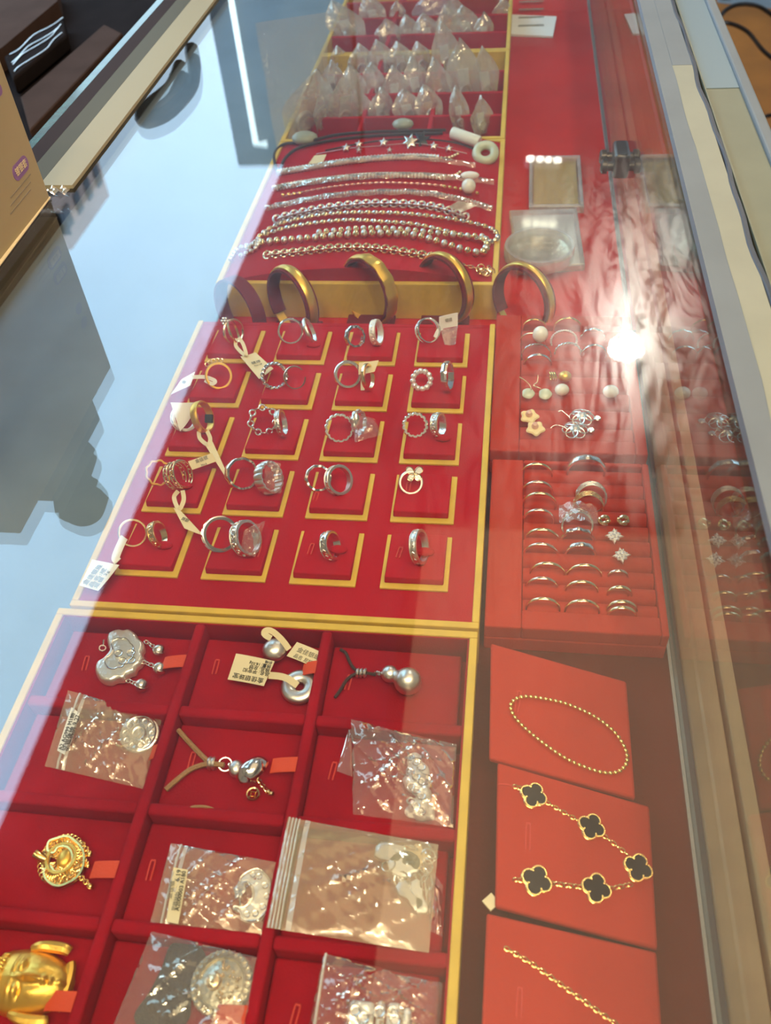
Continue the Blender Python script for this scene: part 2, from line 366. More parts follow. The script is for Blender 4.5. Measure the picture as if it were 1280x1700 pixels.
def resample(P, step, closed=False):
    P = np.array(P + ([P[0]] if closed else [])); d = np.r_[0, np.cumsum(np.linalg.norm(np.diff(P, axis=0), axis=1))]
    n = max(2, int(d[-1] / step)); t = np.linspace(0, d[-1], n + (0 if not closed else 1))[: n]
    return [np.array([np.interp(x, d, P[:, k]) for k in range(3)]) for x in t]
#PART2
# ================================================================== LARGE STRUCTURE
def slab(name, x0, x1, y0, y1, z0, z1, m_, **k):
    return tag(MB().box(x0, x1, y0, y1, z0, z1).build(name, m_, smooth=False), kind='structure', **k)
slab('floor', -1.2, 2.2, -1.5, 6.0, -.90, -.85, M['floor'])
slab('trim_1', -40, -1.2, -3, 60, -.95, -.87, M['street'], label='grey paved street outside the open stall front')
tag(MB().box(.27, .80, -1.4, 2.4, -.8495, -.842).build('floor_mat', M['matm'], smooth=False), 'dark brown mat on the floor along the foot of the counter', 'mat')  # dark sheet gives the floor by the counter its shade as colour
slab('ceiling', -1.0, 2.2, -1.5, 6.0, 1.80, 1.86, M['ceil'])
slab('wall_back', -1.0, 2.2, 6.0, 6.1, -.85, 1.80, M['wallm'])
slab('wall_right', 2.2, 2.3, -1.5, 6.0, -.85, 1.80, M['wallm'])
slab('wall_front', -1.0, 2.2, -1.6, -1.5, -.85, 1.80, M['wallm'])
slab('wall_left', -1.06, -1.0, -1.5, 0.35, -.85, 1.80, M['wallm'])  # unseen stretch of wall, placed to cut sky light from the left
# warm ceiling area made to glow, added for haze and fill light
t = empty('ceiling_light_panel', (.75, .35, 1.76), 'large warm backlit ceiling panel mirrored across the lower right of the glass', 'ceiling light')
b = MB()
for a in ((-.12, -.08, -.82, 1.47), (1.58, 1.62, -.82, 1.47), (-.08, 1.58, -.82, -.78), (-.08, 1.58, 1.43, 1.47)): b.box(a[0], a[1], a[2], a[3], 1.76, 1.80)
b.build('frame', M['greyp'], t, smooth=False)
MB().box(-.08, 1.58, -.78, 1.43, 1.785, 1.795).build('diffuser', M['panel'], t, smooth=False)
t = empty('ceiling_light_panel', (.45, -.95, 1.76), 'white backlit ceiling panel over the place where the viewer stands', 'ceiling light')  # out of view, added to brighten the silver from behind the viewer
b = MB()
for a in ((-.36, -.32, -1.42, -.48), (1.22, 1.26, -1.42, -.48), (-.32, 1.22, -1.42, -1.38), (-.32, 1.22, -.52, -.48)): b.box(a[0], a[1], a[2], a[3], 1.76, 1.80)
b.build('frame', M['greyp'], t, smooth=False)
MB().box(-.32, 1.22, -1.38, -.52, 1.785, 1.795).build('diffuser', M['panel_w'], t, smooth=False)
# the spot that glares in the glass
Ls = mirror(1040, 578, H=1.73)
t = empty('ceiling_spotlight', Ls, 'bright round ceiling spotlight whose glare blazes in the glass top', 'spotlight')
MB().lathe(Ls, (0, 0, 1), [(.066, 0), (.085, -.012), (.088, .0), (.082, .05), (.05, .07)], 28).build('housing', M['white'], t)
MB().sphere(Ls + V(0, 0, .004), .060, 24, 16).build('bulb', M['bulb'], t)
for i, px in enumerate((881, 897, 911, 925)):
    P = mirror(px, 262 + i * .8, H=1.77)
    t = empty('ceiling_downlight', P, '%s of four small downlights mirrored in the cased gold sheet' % ('leftmost', 'second from left', 'third from left', 'rightmost')[i], 'downlight', 'small downlights along the far ceiling')
    MB().lathe(P, (0, 0, 1), [(.021, 0), (.030, -.004), (.032, .0), (.03, .03)], 16).build('housing', M['white'], t)
    MB().lathe(P - V(0, 0, .002), (0, 0, 1), [(.001, 0), (.02, 0), (.02, .002)], 16).build('bulb', M['bulb_s'], t)
# street side things that the glass mirrors
A = mirror(355, 20, y=3.0); B = mirror(395, 275, y=3.0); Cc = mirror(480, 270, y=3.0)
xl, xr, zt = B[0] - .0, -.45, B[2]
t = empty('slate_signboard', ((xl + xr) / 2, 3.0, -.87), 'tall slate grey signboard with an L shaped light tube mirrored at upper left', 'signboard')
MB().box(xl, xr, 3.0, 3.08, -.87, zt).build('board', M['sign'], t, smooth=False, bevel=.006)
p1 = mirror(385, 40, y=2.98); p2 = mirror(424, 238, y=2.98); p3 = mirror(442, 238, y=2.98)
zz = p2[2]
MB().tube([V(p2[0], 2.985, -.3), V(p2[0], 2.985, zz), V(p3[0], 2.985, zz)], .012, 8).build('light_tube', M['tube'], t)
# far pink building
y0 = 26.0
pr = mirror(183, 330, y=y0 + 4); pl = mirror(60, 360, y=y0); pt = mirror(150, 415, y=y0)
bx0, bx1, bz1 = pl[0], pr[0], pt[2]
t = empty('apartment_building', ((bx0 + bx1) / 2, y0 + 3, -.87), 'pink plastered apartment building far down the street mirrored beside the carton', 'building')
MB().box(bx0, bx1, y0, y0 + 4, -.87, bz1).build('wall', M['pinkwall'], t, smooth=False)
hh = (bz1 + .87)
for r in range(7):
    zc = bz1 - hh * (.06 + r * .09)
    if r in (1, 4): MB().box(bx0, bx1, y0 - .08, y0, zc - .5, zc + .2).build('blue_band', M['bluewall'], t, smooth=False)
    for c in range(4):
        yc = y0 + .5 + c * 1.0; MB().box(bx1 - .02, bx1 + .05, yc - .22, yc + .22, zc - .42, zc + .30).build('window', M['window'], t, smooth=False)
        if r in (1, 4) and c == 0: MB().box(bx1, bx1 + .08, y0, y0 + 4, zc - .75, zc - .45).build('blue_band', M['bluewall'], t, smooth=False)
    for c in range(5):
        xc = bx0 + (bx1 - bx0) * (.1 + c * .2)
        b = MB().box(xc - .3, xc + .3, y0 - .05, y0 + .02, zc - .45, zc + .35); b.build('window', M['window'], t, smooth=False)
# hooked dark handle above the back rail
P = [mirror(318, 82, dist=.30), mirror(321, 120, dist=.30), mirror(312, 150, dist=.31), mirror(280, 185, dist=.32), mirror(245, 200, dist=.32), mirror(236, 192, dist=.32), mirror(250, 175, dist=.32), mirror(285, 145, dist=.32), mirror(300, 110, dist=.31)]
tag(MB().tube(smoothpath(P, 50), .0085, 10).build('hooked_handle', M['hookm']), 'dark hooked strap handle mirrored beside the cream rail', 'handle')

# ================================================================== DISPLAY COUNTER
Y0, Y1, ZD = -.62, 1.70, -.035
ct = empty('display_counter', (.0, .5, -.85), 'long glass topped jewellery counter with red felt deck', 'display counter')
MB().box(-.346, .240, Y0, Y1, -.052, ZD - .0015).build('deck_board', M['deckb'], ct, smooth=False)
MB().box(-.127, .232, .318, Y1, ZD - .0015, ZD).build('felt_lining', M['felt'], ct, smooth=False); MB().box(-.131, .232, Y0, .3175, ZD - .0015, ZD).build('felt_lining', M['felt_m'], ct, smooth=False)  # near felt is the same lining with shade put into its colour
MB().box(-.346, .262, Y0, Y1, -.85, -.052).build('cabinet', M['cabinet'], ct, smooth=False)
MB().box(-.2295, .2395, Y0, Y1, .134, .140).build('glass_top', M['glass_top'], ct, smooth=False)
MB().box(.2335, .2395, Y0, Y1, ZD, .1335).build('front_glass', M['glass_front'], ct, smooth=False)
MB().box(.2315, .2333, Y0, Y1, ZD, ZD + .0035).build('glass_channel', M['metal_b'], ct, smooth=False)
b = MB().box(.2397, .2575, Y0, Y1, -.052, -.034).box(.2578, .2600, Y0, Y1, -.052, -.042).box(.2602, .268, Y0, Y1, -.052, -.033)
b.build('sill', M['wood'], ct, smooth=False, bevel=.001)
# front rail, three bands and a wavy seal
MB().box(.2350, .2475, Y0, Y1, .1402, .1462).box(.2400, .2630, Y0, Y1, .128, .1400).build('front_rail', M['greyb'], ct, smooth=False)
YF = .40; b = MB(); ys = np.linspace(Y0, Y1, 160)
def cream_edge(y): return .2468 + .0012 * math.sin(y * 9) + .0008 * math.sin(y * 37)
b.grid(lambda s, q: (cream_edge(Y0 + (YF - Y0) * q) + (.2615 - cream_edge(Y0 + (YF - Y0) * q)) * s, Y0 + (YF - Y0) * q, .1464), 1, 160)
b.box(.2475, .2615, Y0, YF, .1402, .1463); b.build('cream_strip', M['cream'], ct, smooth=False)
MB().box(.2472, .2616, YF, Y1, .1402, .1466).build('rail_end', M['greyb'], ct, smooth=False); MB().box(.2650, .2905, YF - .04, Y1, .128, .1446).build('rail_end', M['tealb'], ct, smooth=False)  # far length of the rail in blue grey and teal, not cream
b = MB().tube([V(.2628 + .0010 * math.sin(y * 31) + .0007 * math.sin(y * 83), y, .1455) for y in ys], .0021, 6); b.build('seal', M['seal'], ct)
MB().box(.2645, .2655, Y0, Y1, .13, .1475).box(.2655, .290, Y0, Y1, .128, .1440).build('outer_board', M['greenish'], ct, smooth=False)
MB().box(.290, .298, Y0, Y1, .120, .1475).build('outer_profile', M['greyb'], ct, smooth=False, bevel=.0015)
# back rail strips under the left edge of the glass; they stop where the carton stands
YB = .222
for nm, x0, x1, z0, mt in (('cream_rail', -.190, -.166, .110, 'cream_d'), ('alloy_rail', -.2055, -.1902, .112, 'grey_d'), ('mauve_rail', -.2190, -.2057, .112, 'mauve_d'), ('alloy_lip', -.2262, -.2192, .114, 'glass_edge')):
    MB().box(x0, x1, YB, Y1, .1402, .1416 + z0 * .01).build(nm, M[mt], ct, smooth=False)
b = MB(); b.grid(lambda s, q: (-.2297 - .0035 * s - .0006 * math.sin(q * 260) * s, Y0 + (Y1 - Y0) * q, .1402 - .006 * s * s), 3, 220)
b.box(-.2297, -.2293, Y0, Y1, .134, .1402); b.build('ground_glass_edge', M['glass_edge'], ct)
# crumpled film end of the cream rail
b = MB(); c0 = V(-.178, YB - .001, .1415)
b.grid(lambda s, q: c0 + V((s - .5) * .022, -q * .008, .002 * math.sin(s * 19) * math.cos(q * 7)), 12, 5); b.build('torn_tape', M['film_m'], ct)
# glass clamp at the joint of the front panes
P = atx(1034, 268, .236)
cl = empty('glass_clamp', P, 'dark metal glass clamp on the front pane joint near the cased gold sheet', 'clamp')
MB().box(P[0] - .010, P[0] + .012, P[1] - .017, P[1] + .017, P[2] - .010, P[2] + .014).build('body', M['metal'], cl, bevel=.003)
for sy in (-.010, .010):
    MB().lathe(P + V(-.0100, sy, 0), (-1, 0, 0), [(.0045, 0), (.0045, .005), (.007, .0055), (.007, .010), (.005, .0115)], 14).build('screw_knob', M['metal'], cl)
    MB().lathe(P + V(.012, sy, -.002), (1, 0, 0), [(.0045, 0), (.0045, .004), (.0065, .0045), (.0065, .008)], 14).build('screw_knob', M['metal'], cl)

# ================================================================== OUTSIDE THE GLASS
# gold carton standing on the glass
P1 = atx(188, 603, -.177); h1 = ZG - P1[2]; P2 = atx(153, 650, -.177); ycut = P2[1]
ya, yb = .208, .03
bx = empty('gold_carton', (-.24, .12, .1405), 'tall gold carton with a purple pill print standing on the glass', 'carton')
zb = .1408
MB().box(-.30, -.177, yb, ya, zb, ZG + h1).build('box_body', M['carton'], bx, bevel=.0012, smooth=False)
b = MB(); b.hexa([(-.1775, yb, zb), (-.1725, yb, zb), (-.1765, ya, zb), (-.1775, ya, zb)], [(-.1775, yb, zb + .0008), (-.1725, yb, zb + .0006), (-.1765, ya, zb + .0006), (-.1775, ya, zb + .0008)])
b.build('bottom_flap', M['paper'], bx, smooth=False)
def pill(cy, cz, L_, W_, name, mt, x=-.1768):
    o = []
    for k in range(24):
        a = 2 * PI * k / 24; o.append((math.cos(a) * W_ / 2 + (L_ - W_) / 2 * (1 if math.cos(a) > 0 else -1), math.sin(a) * W_ / 2))
    return MB().prism(o, (x - .0002, cy, cz), (0, 1, 0), (0, 0, 1), (1, 0, 0), .0003).build(name, M[mt], bx, smooth=False)
pc = atx(34, 279, -.177); pill(pc[1], pc[2], .022, .0095, 'purple_pill', 'purple')
text('pill_lettering', '镀银套', (-.1764, pc[1], pc[2]), (0, 1, 0), (0, 0, 1), .0055, M['paper'], bx)
pc = atx(-4, 150, -.177); pill(pc[1], pc[2], .010, .007, 'purple_mark', 'purple')
for k in range(3):
    pc = atx(36, 306 + k * 13, -.177); MB().box(-.1772, -.1767, pc[1] - .018, pc[1] + .014, pc[2] - .0003, pc[2] + .0003).build('print_line', M['inkg'], bx, smooth=False)
P3 = atx(167, 696, -.18); h2 = max(ZG - P3[2], h1 + .02)
tag(MB().box(-.29, -.18, P3[1] - .09, P3[1], ZG + h1 + .0005, ZG + h2).build('slate_carton', M['sign'], smooth=False, bevel=.001), 'smaller slate coloured carton stacked on the tall gold carton', 'carton')
P4 = atx(150, 770, -.19); zt = ZG + h2
c = V(-.205, P4[1] - .01, zt + .0005)
tag(MB().lathe(c, (0, 0, 1), [(.012, 0), (.022, .004), (.026, .018), (.017, .034), (.011, .040), (.019, .050), (.022, .062), (.014, .076), (.004, .082)], 20).build('gourd_ornament', M['dark']), 'dark gourd shaped ornament on top of the slate carton', 'ornament')
# seller's side: dark worktop with cartons and wrapped goods
tag(MB().box(-1.0, -.347, -.2, 1.75, -.06, -.02).build('seller_worktop', M['dark'], smooth=False), 'dark worktop on the seller side behind the glass', 'worktop')
q = [at(-40, -40, .01), at(92, -30, .01), at(95, 0, .01), at(2, 78, .01), at(-60, 110, .01)]
tag(MB().prism([(p[0], p[1]) for p in q], (0, 0, -.019), (1, 0, 0), (0, 1, 0), (0, 0, 1), .028).build('brown_carton', M['brown'], smooth=False), 'plain brown carton at the top left corner behind the counter', 'carton')
q = [at(8, 98, 0), at(105, 30, 0), at(112, 62, 0), at(22, 135, 0)]
pk = tag(MB().hexa([V(p[0], p[1], -.019) for p in q], [V(p[0], p[1], .004) for p in q]).build('wrapped_packet', M['dark'], bevel=.004), 'black packet wrapped in crinkled film beside the brown carton', 'packet')
b = MB()
for k, tt in enumerate((.12, .42, .55, .9)): b.tube(smoothpath([(q[0] * (1 - s) + q[1] * s) * (1 - tt) + (q[3] * (1 - s) + q[2] * s) * tt + V(.004 * math.sin(9 * s + k), .004 * math.cos(13 * s + 2 * k), .0050) for s in np.linspace(.05, .95, 9)], 30), .0008, 5)
b.build('film_crease', M['silver_m'], pk)  # silver threads stand in for glints along the film creases
q = [at(30, 150, 0), at(170, 30, 0), at(200, 45, 0), at(45, 205, 0)]
tag(MB().hexa([V(p[0], p[1], -.019) for p in q], [V(p[0], p[1], -.008) for p in q]).build('brown_folder', M['brown'], bevel=.002), 'flat brown folder lying along the back of the counter', 'folder')
# buyer's side: cables and a pale leaflet carton over the orange floor
tag(MB().tube(smoothpath([at(1188, 50, -.5), at(1200, 22, -.48), at(1225, 8, -.47), at(1262, 12, -.5), at(1300, 40, -.55)], 30), .006, 8).build('power_cable', M['cable']), 'upper black cable arching over the orange floor at top right', 'cable')
tag(MB().tube(smoothpath([at(1190, 48, -.55), at(1206, 38, -.52), at(1240, 52, -.55), at(1268, 85, -.6), at(1300, 110, -.65)], 30), .006, 8).build('power_cable', M['cable']), 'lower black cable bending right over the orange floor', 'cable')
tag(MB().tube(smoothpath([at(1262, 204, -.6), at(1272, 193, -.6), at(1300, 190, -.6)], 20), .005, 8).build('power_cable', M['cable']), 'short black cable end beside the counter rail at right', 'cable')
q = [at(1178, -60, -.843), at(1320, -60, -.843), at(1320, 16, -.843), at(1192, 2, -.843)]
lc = tag(MB().hexa([V(p[0], p[1], -.849) for p in q], q).build('pale_carton', M['greyb'], smooth=False), 'flat pale blue grey carton with black lettering at top right', 'carton')
text('lettering', '2', at(1205, -3, -.842), at(1218, -3, -.842) - at(1205, -3, -.842), (0, 1, 0), .09, M['ink'], lc)
#PART3
# ================================================================== TRAYS
def yellow_rim(b, x0, x1, y0, y1, wd=.0042, z0=ZD, z1=.0):
    b.box(x0, x1, y0, y0 + wd, z0, z1); b.box(x0, x1, y1 - wd, y1, z0, z1)
    b.box(x0, x0 + wd, y0 + wd, y1 - wd, z0, z1); b.box(x1 - wd, x1, y0 + wd, y1 - wd, z0, z1); return b
# --- ring tray with twenty pads
RT = empty('ring_tray', (0, .123, ZD), 'red velvet ring tray with twenty pads in yellow trim', 'tray', 'red and yellow trays down the counter')
b = MB(); b.box(-.1225, .1220, -.0252, -.0210, ZD, .0012).box(-.1225, -.1183, -.0210, .2715, ZD, .0012).box(.1178, .1220, -.0210, .2715, ZD, .0012); b.build('rim', M['yellow'], RT, bevel=.0007, smooth=False)
MB().box(-.1183, .1178, .2673, .2715, ZD, .0002).build('back_edge', M['velvet_d'], RT, smooth=False, bevel=.001)
MB().box(-.1183, .1178, -.0210, .2673, ZD, -.0004).build('velvet_base', M['velvet_d'], RT, smooth=False)
pad_me = None
def slot_loop(parent, px, py, z, ang=75, L_=.0075):
    c = at(px, py, z); e = at(px + 10 * math.cos(math.radians(ang)), py - 10 * math.sin(math.radians(ang)), z) - c; e = nrm(e) * L_ / 2; s = nrm(np.cross(e, (0, 0, 1))) * .0011
    p = smoothpath([c - e - s, c + e - s, c + e * 1.12, c + e + s, c - e + s], 16)
    return MB().tube(p, .00045, 5).build('slot_loop', M['slot'], parent)
for r in range(5):
    for c in range(4):
        xc = (c - 1.5) * .055; yf = r * .0538
        w_ = .0404 / 2
        cd = MB().box(xc - w_, xc + w_, yf, yf + .0425, -.0003, .0013)
        jx = rng.uniform(-.0006, .0006)
        pd = MB().hexa([(xc - w_ + .0022 + jx, yf + .0036, .0013), (xc + w_ - .0030 + jx, yf + .0038, .0013), (xc + w_ - .0030 + jx, yf + .0425, .0013), (xc - w_ + .0022 + jx, yf + .0425, .0013)],
                  [(xc - w_ + .0026 + jx, yf + .0042, .0066), (xc + w_ - .0034 + jx, yf + .0044, .0062), (xc + w_ - .0034 + jx, yf + .0425, .0030), (xc - w_ + .0026 + jx, yf + .0425, .0030)])
        o = pd.build('ring_pad', M['velvet'], RT, bevel=.0016, seg=3)
        e = cd.build('pad_card', M['yellow'], o, smooth=False, bevel=.0004)
PADZ = .0048
# --- front compartment tray
CTx = [-.1235, -.0395, .0358, .1165]
CTy = [-.0315, -.0880, -.1435, -.1990, -.2560]
FT = empty('compartment_tray', (0, -.145, ZD), 'red velvet compartment tray holding pendants nearest the viewer', 'tray', 'red and yellow trays down the counter')
yellow_rim(MB(), -.1290, .1215, -.2610, -.0265, wd=.0045).build('rim', M['yellow'], FT, bevel=.0007, smooth=False)
b = MB(); b.box(-.1245, .1170, -.2565, -.0310, ZD, -.0235); b.build('velvet_floor', M['velvet_d'], FT, smooth=False)
ZC = -.0105
for x in CTx[1:3]:
    MB().box(x - .0030, x + .0030, -.2562, -.0312, -.0235, -.0012).build('divider', M['velvet_c'], FT, bevel=.0016, seg=3)
for j, y in enumerate(CTy[1:4]):
    for c in range(3):
        MB().box(CTx[c] + (.003 if c else 0), CTx[c + 1] - .003 + (.003 if c == 2 else 0), y - .0032, y + .0032, -.0235, -.0018).build('divider', M['velvet_c'], FT, bevel=.0018, seg=3)
for nm, bb in (('wall_lining', (-.1245, .1170, -.0318, -.0305)), ('wall_lining', (-.1247, -.1232, -.2562, -.0312)), ('wall_lining', (.1160, .1172, -.2562, -.0312))):
    MB().box(bb[0], bb[1], bb[2], bb[3], -.0235, -.0012).build(nm, M['velvet_c'], FT, smooth=False)
TABS = {(0, 0): (298, 1101), (1, 0): (500, 1110), (0, 1): (270, 1252), (1, 1): (490, 1273), (0, 2): (175, 1445), (0, 3): (108, 1664), (1, 3): (408, 1690)}
SLOTS = {(0, 0): (142, 1102), (1, 0): (358, 1108), (1, 1): (318, 1264), (2, 1): (552, 1281), (1, 2): (250, 1446), (2, 3): (489, 1690), (2, 0): (578, 1134)}
for r in range(4):
    for c in range(3):
        x0, x1 = CTx[c] + .0036, CTx[c + 1] - .0034; y1, y0 = CTy[r] - .0036, CTy[r + 1] + .0036
        p = MB().hexa([(x0, y0, -.0235), (x1, y0, -.0235), (x1, y1, -.0235), (x0, y1, -.0235)], [(x0, y0, ZC), (x1, y0, ZC - .002), (x1, y1, ZC - .002), (x0, y1, ZC)]).build('compartment_pad', M['velvet_c'], FT, bevel=.0012)
        if (c, r) in TABS:
            short = {(0, 1): .0100, (1, 0): .0055}.get((c, r), 0.0); P = at(*TABS[(c, r)], -.004); P[0] = CTx[c + 1] - .0050
            g = MB(); g.grid(lambda s, q: (P[0] - .0110 + short + (.0138 - short) * s, P[1] - .0040 + .008 * q, -.0050 + .0042 * s ** .7), 6, 2)
            g.grid(lambda s, q: (P[0] - .0110 + short + (.0138 - short) * s, P[1] - .0040 + .008 * q, -.0056 + .0042 * s ** .7), 6, 2)
            g.build('pull_tab', M['tab'], p)
        if (c, r) in SLOTS: slot_loop(p, *SLOTS[(c, r)], ZC + .0006, 75, .009)
# --- bracelet tray (behind the rings) with a domed cushion
BT = empty('bracelet_tray', (0, .47, ZD), 'red and yellow tray with chain bracelets laid over a domed cushion', 'tray', 'red and yellow trays down the counter')
yellow_rim(MB(), -.1235, .1220, .3300, .6130, wd=.0050).build('rim', M['yellow'], BT, bevel=.0008, smooth=False)
def domez(x): return -.004 + .016 * max(0.0, 1 - (x / .125) ** 2)
b = MB(); b.grid(lambda s, q: (-.1185 + .2355 * s, .3352 + .2726 * q, domez(-.1185 + .2355 * s)), 28, 8)
b.add([(-.1185, .3352, -.03), (.117, .3352, -.03), (.117, .3352, -.004), (-.1185, .3352, -.004)], [(0, 1, 2, 3)])
b.add([(-.1185 + .2355 * s / 28, .3352, domez(-.1185 + .2355 * s / 28)) for s in range(29)] + [(.117, .3352, -.03), (-.1185, .3352, -.03)], [tuple(range(31))[::-1]])
b.build('cushion', M['velvet_d'], BT, ang=50)
def atdome(px, py, lift=.0):
    z = 0.0
    for _ in range(6): P = at(px, py, z); z = domez(P[0]) + lift
    return at(px, py, z)
# --- two bag trays at the far end
def bag_tray(y0, y1, rows, label):
    t = empty('bag_tray', (0, (y0 + y1) / 2, ZD), label, 'tray', 'red and yellow trays down the counter')
    yellow_rim(MB(), -.1235, .1215, y0, y1, wd=.0050).build('rim', M['yellow'], t, bevel=.0008, smooth=False)
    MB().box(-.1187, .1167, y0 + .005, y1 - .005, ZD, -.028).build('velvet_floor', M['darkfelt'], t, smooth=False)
    for k in range(1, rows):
        y = y0 + (y1 - y0) * k / rows; MB().box(-.1187, .1167, y - .0025, y + .0025, -.028, -.0015).build('divider', M['velvet'], t, bevel=.0012)
    for x in (-.040, .038):
        MB().box(x - .0025, x + .0025, y0 + .005, y1 - .005, -.028, -.002).build('divider', M['velvet'], t, bevel=.0012)
    return t
bag_tray(.6150, .8720, 4, 'red and yellow compartment tray packed with clear bags behind the bracelets')
bag_tray(.8740, 1.150, 4, 'farthest red and yellow tray packed with clear bags')

# ================================================================== RIGHT SIDE: ring boxes, display cards
def ring_box(name, label, px4, z, rows, inner, rim=.009):
    q = [at(x, y, z) for x, y in px4]                     # front-left, front-right, back-right, back-left
    x0 = (q[0][0] + q[3][0]) / 2; x1 = min((q[1][0] + q[2][0]) / 2, .2305); y0 = (q[0][1] + q[1][1]) / 2; y1 = (q[2][1] + q[3][1]) / 2
    t = empty(name, ((x0 + x1) / 2, (y0 + y1) / 2, ZD), label, 'ring box', 'red velvet ring boxes along the front glass')
    i0 = at(*inner[0], z); i1 = at(*inner[1], z); ix0, ix1, iy0, iy1 = i0[0], i1[0], i0[1], i1[1]
    b = MB(); zb = z - .011
    b.box(x0, x1, y0, y1, ZD, zb); b.box(x0, ix0, y0, y1, zb, z); b.box(ix1, x1, y0, y1, zb, z); b.box(ix0, ix1, y0, iy0, zb, z); b.box(ix0, ix1, iy1, y1, zb, z)
    b.build('box_body', M['velvet_o'], t, bevel=.0012, smooth=False)
    n = rows; dy = (iy1 - iy0) / n; R_ = dy * .47
    for k in range(n):
        yc = iy0 + dy * (k + .5); pr = [(yc + R_ * math.cos(a), zb + .003 + .006 * math.sin(a)) for a in np.linspace(0, PI, 9)] + [(yc - R_, zb), (yc + R_, zb)]
        b = MB(); N = len(pr); b.add([(ix0 + .0005, y, zz) for y, zz in pr] + [(ix1 - .0005, y, zz) for y, zz in pr], [tuple(range(N))[::-1], tuple(range(N, 2 * N))] + [(i, (i + 1) % N, N + (i + 1) % N, N + i) for i in range(N)])
        b.build('foam_roll', M['velvet_o'], t, ang=35)
    return t
ring_box('ring_box', 'upper red velvet ring box holding pearl and shell pieces under the glare', [(815, 752), (1072, 750), (1066, 522), (822, 525)], -.012, 7, ((862, 728), (1032, 541)))
ring_box('ring_box', 'lower red velvet ring box with rows of thin bands', [(803, 1035), (1110, 1060), (1078, 766), (818, 765)], -.012, 10, ((866, 1012), (1066, 775)))
def display_card(label, px4, zs, slot=None):
    q = [at(x, y, z) for (x, y), z in zip(px4, zs)]
    base = [V(p[0], p[1], ZD) for p in q]
    mid = [p - V(0, 0, .0045) for p in q]
    t = empty('display_card', np.mean(base, 0), label, 'display card', 'red velvet display cards along the front glass')
    MB().hexa(mid, q).build('card', M['velvet_o'], t, bevel=.0012)
    c = np.mean(q, 0); s = [V(*(c[:2] + (p[:2] - c[:2]) * .82), 0) for p in q]
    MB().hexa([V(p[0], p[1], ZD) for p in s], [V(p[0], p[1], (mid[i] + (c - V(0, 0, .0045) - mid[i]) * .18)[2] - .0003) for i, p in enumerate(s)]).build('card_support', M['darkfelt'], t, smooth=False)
    n = nrm(np.cross(q[1] - q[0], q[3] - q[0])); 
    def on(px, py, lift=.0):
        d = ray(px, py); tt = np.dot(q[0] + n * lift - CC, n) / np.dot(d, n); return CC + d * tt
    if slot:
        c1 = on(*slot[0], .0004); c2 = on(*slot[1], .0004); s_ = nrm(np.cross(c2 - c1, n)) * .0010
        MB().tube(smoothpath([c1 - s_, c2 - s_, c2 + nrm(c2 - c1) * .0008, c2 + s_, c1 + s_], 18), .0004, 5).build('slot_loop', M['slot'], t)
    return t, on, n
C1, on1, n1 = display_card('topmost of the three red display cards, with a gold bead bracelet', [(812, 1258), (1055, 1325), (1040, 1131), (815, 1067)], (-.004, -.016, -.016, -.004), ((857, 1182), (862, 1150)))
C2, on2, n2 = display_card('middle red display card, carrying the black quatrefoil bracelet', [(822, 1504), (1092, 1575), (1078, 1338), (826, 1265)], (-.002, -.016, -.016, -.002), ((876, 1412), (877, 1370)))
C3, on3, n3 = display_card('lowest red display card, with one fine gold chain', [(797, 1760), (1108, 1835), (1090, 1580), (808, 1515)], (-.001, -.015, -.015, -.001), ((861, 1690), (863, 1644)))
# small gold corner clip under the middle card
P = on2(815, 1497, -.003)
tag(MB().hexa([P + V(-.004, 0, -.001), P + V(0, -.004, -.001), P + V(.004, 0, -.001), P + V(0, .004, -.001)], [P + V(-.004, 0, 0), P + V(0, -.004, 0), P + V(.004, 0, 0), P + V(0, .004, 0)]).build('paper_corner', M['paper'], smooth=False), 'tiny cream paper corner sticking out under the middle display card', 'paper')
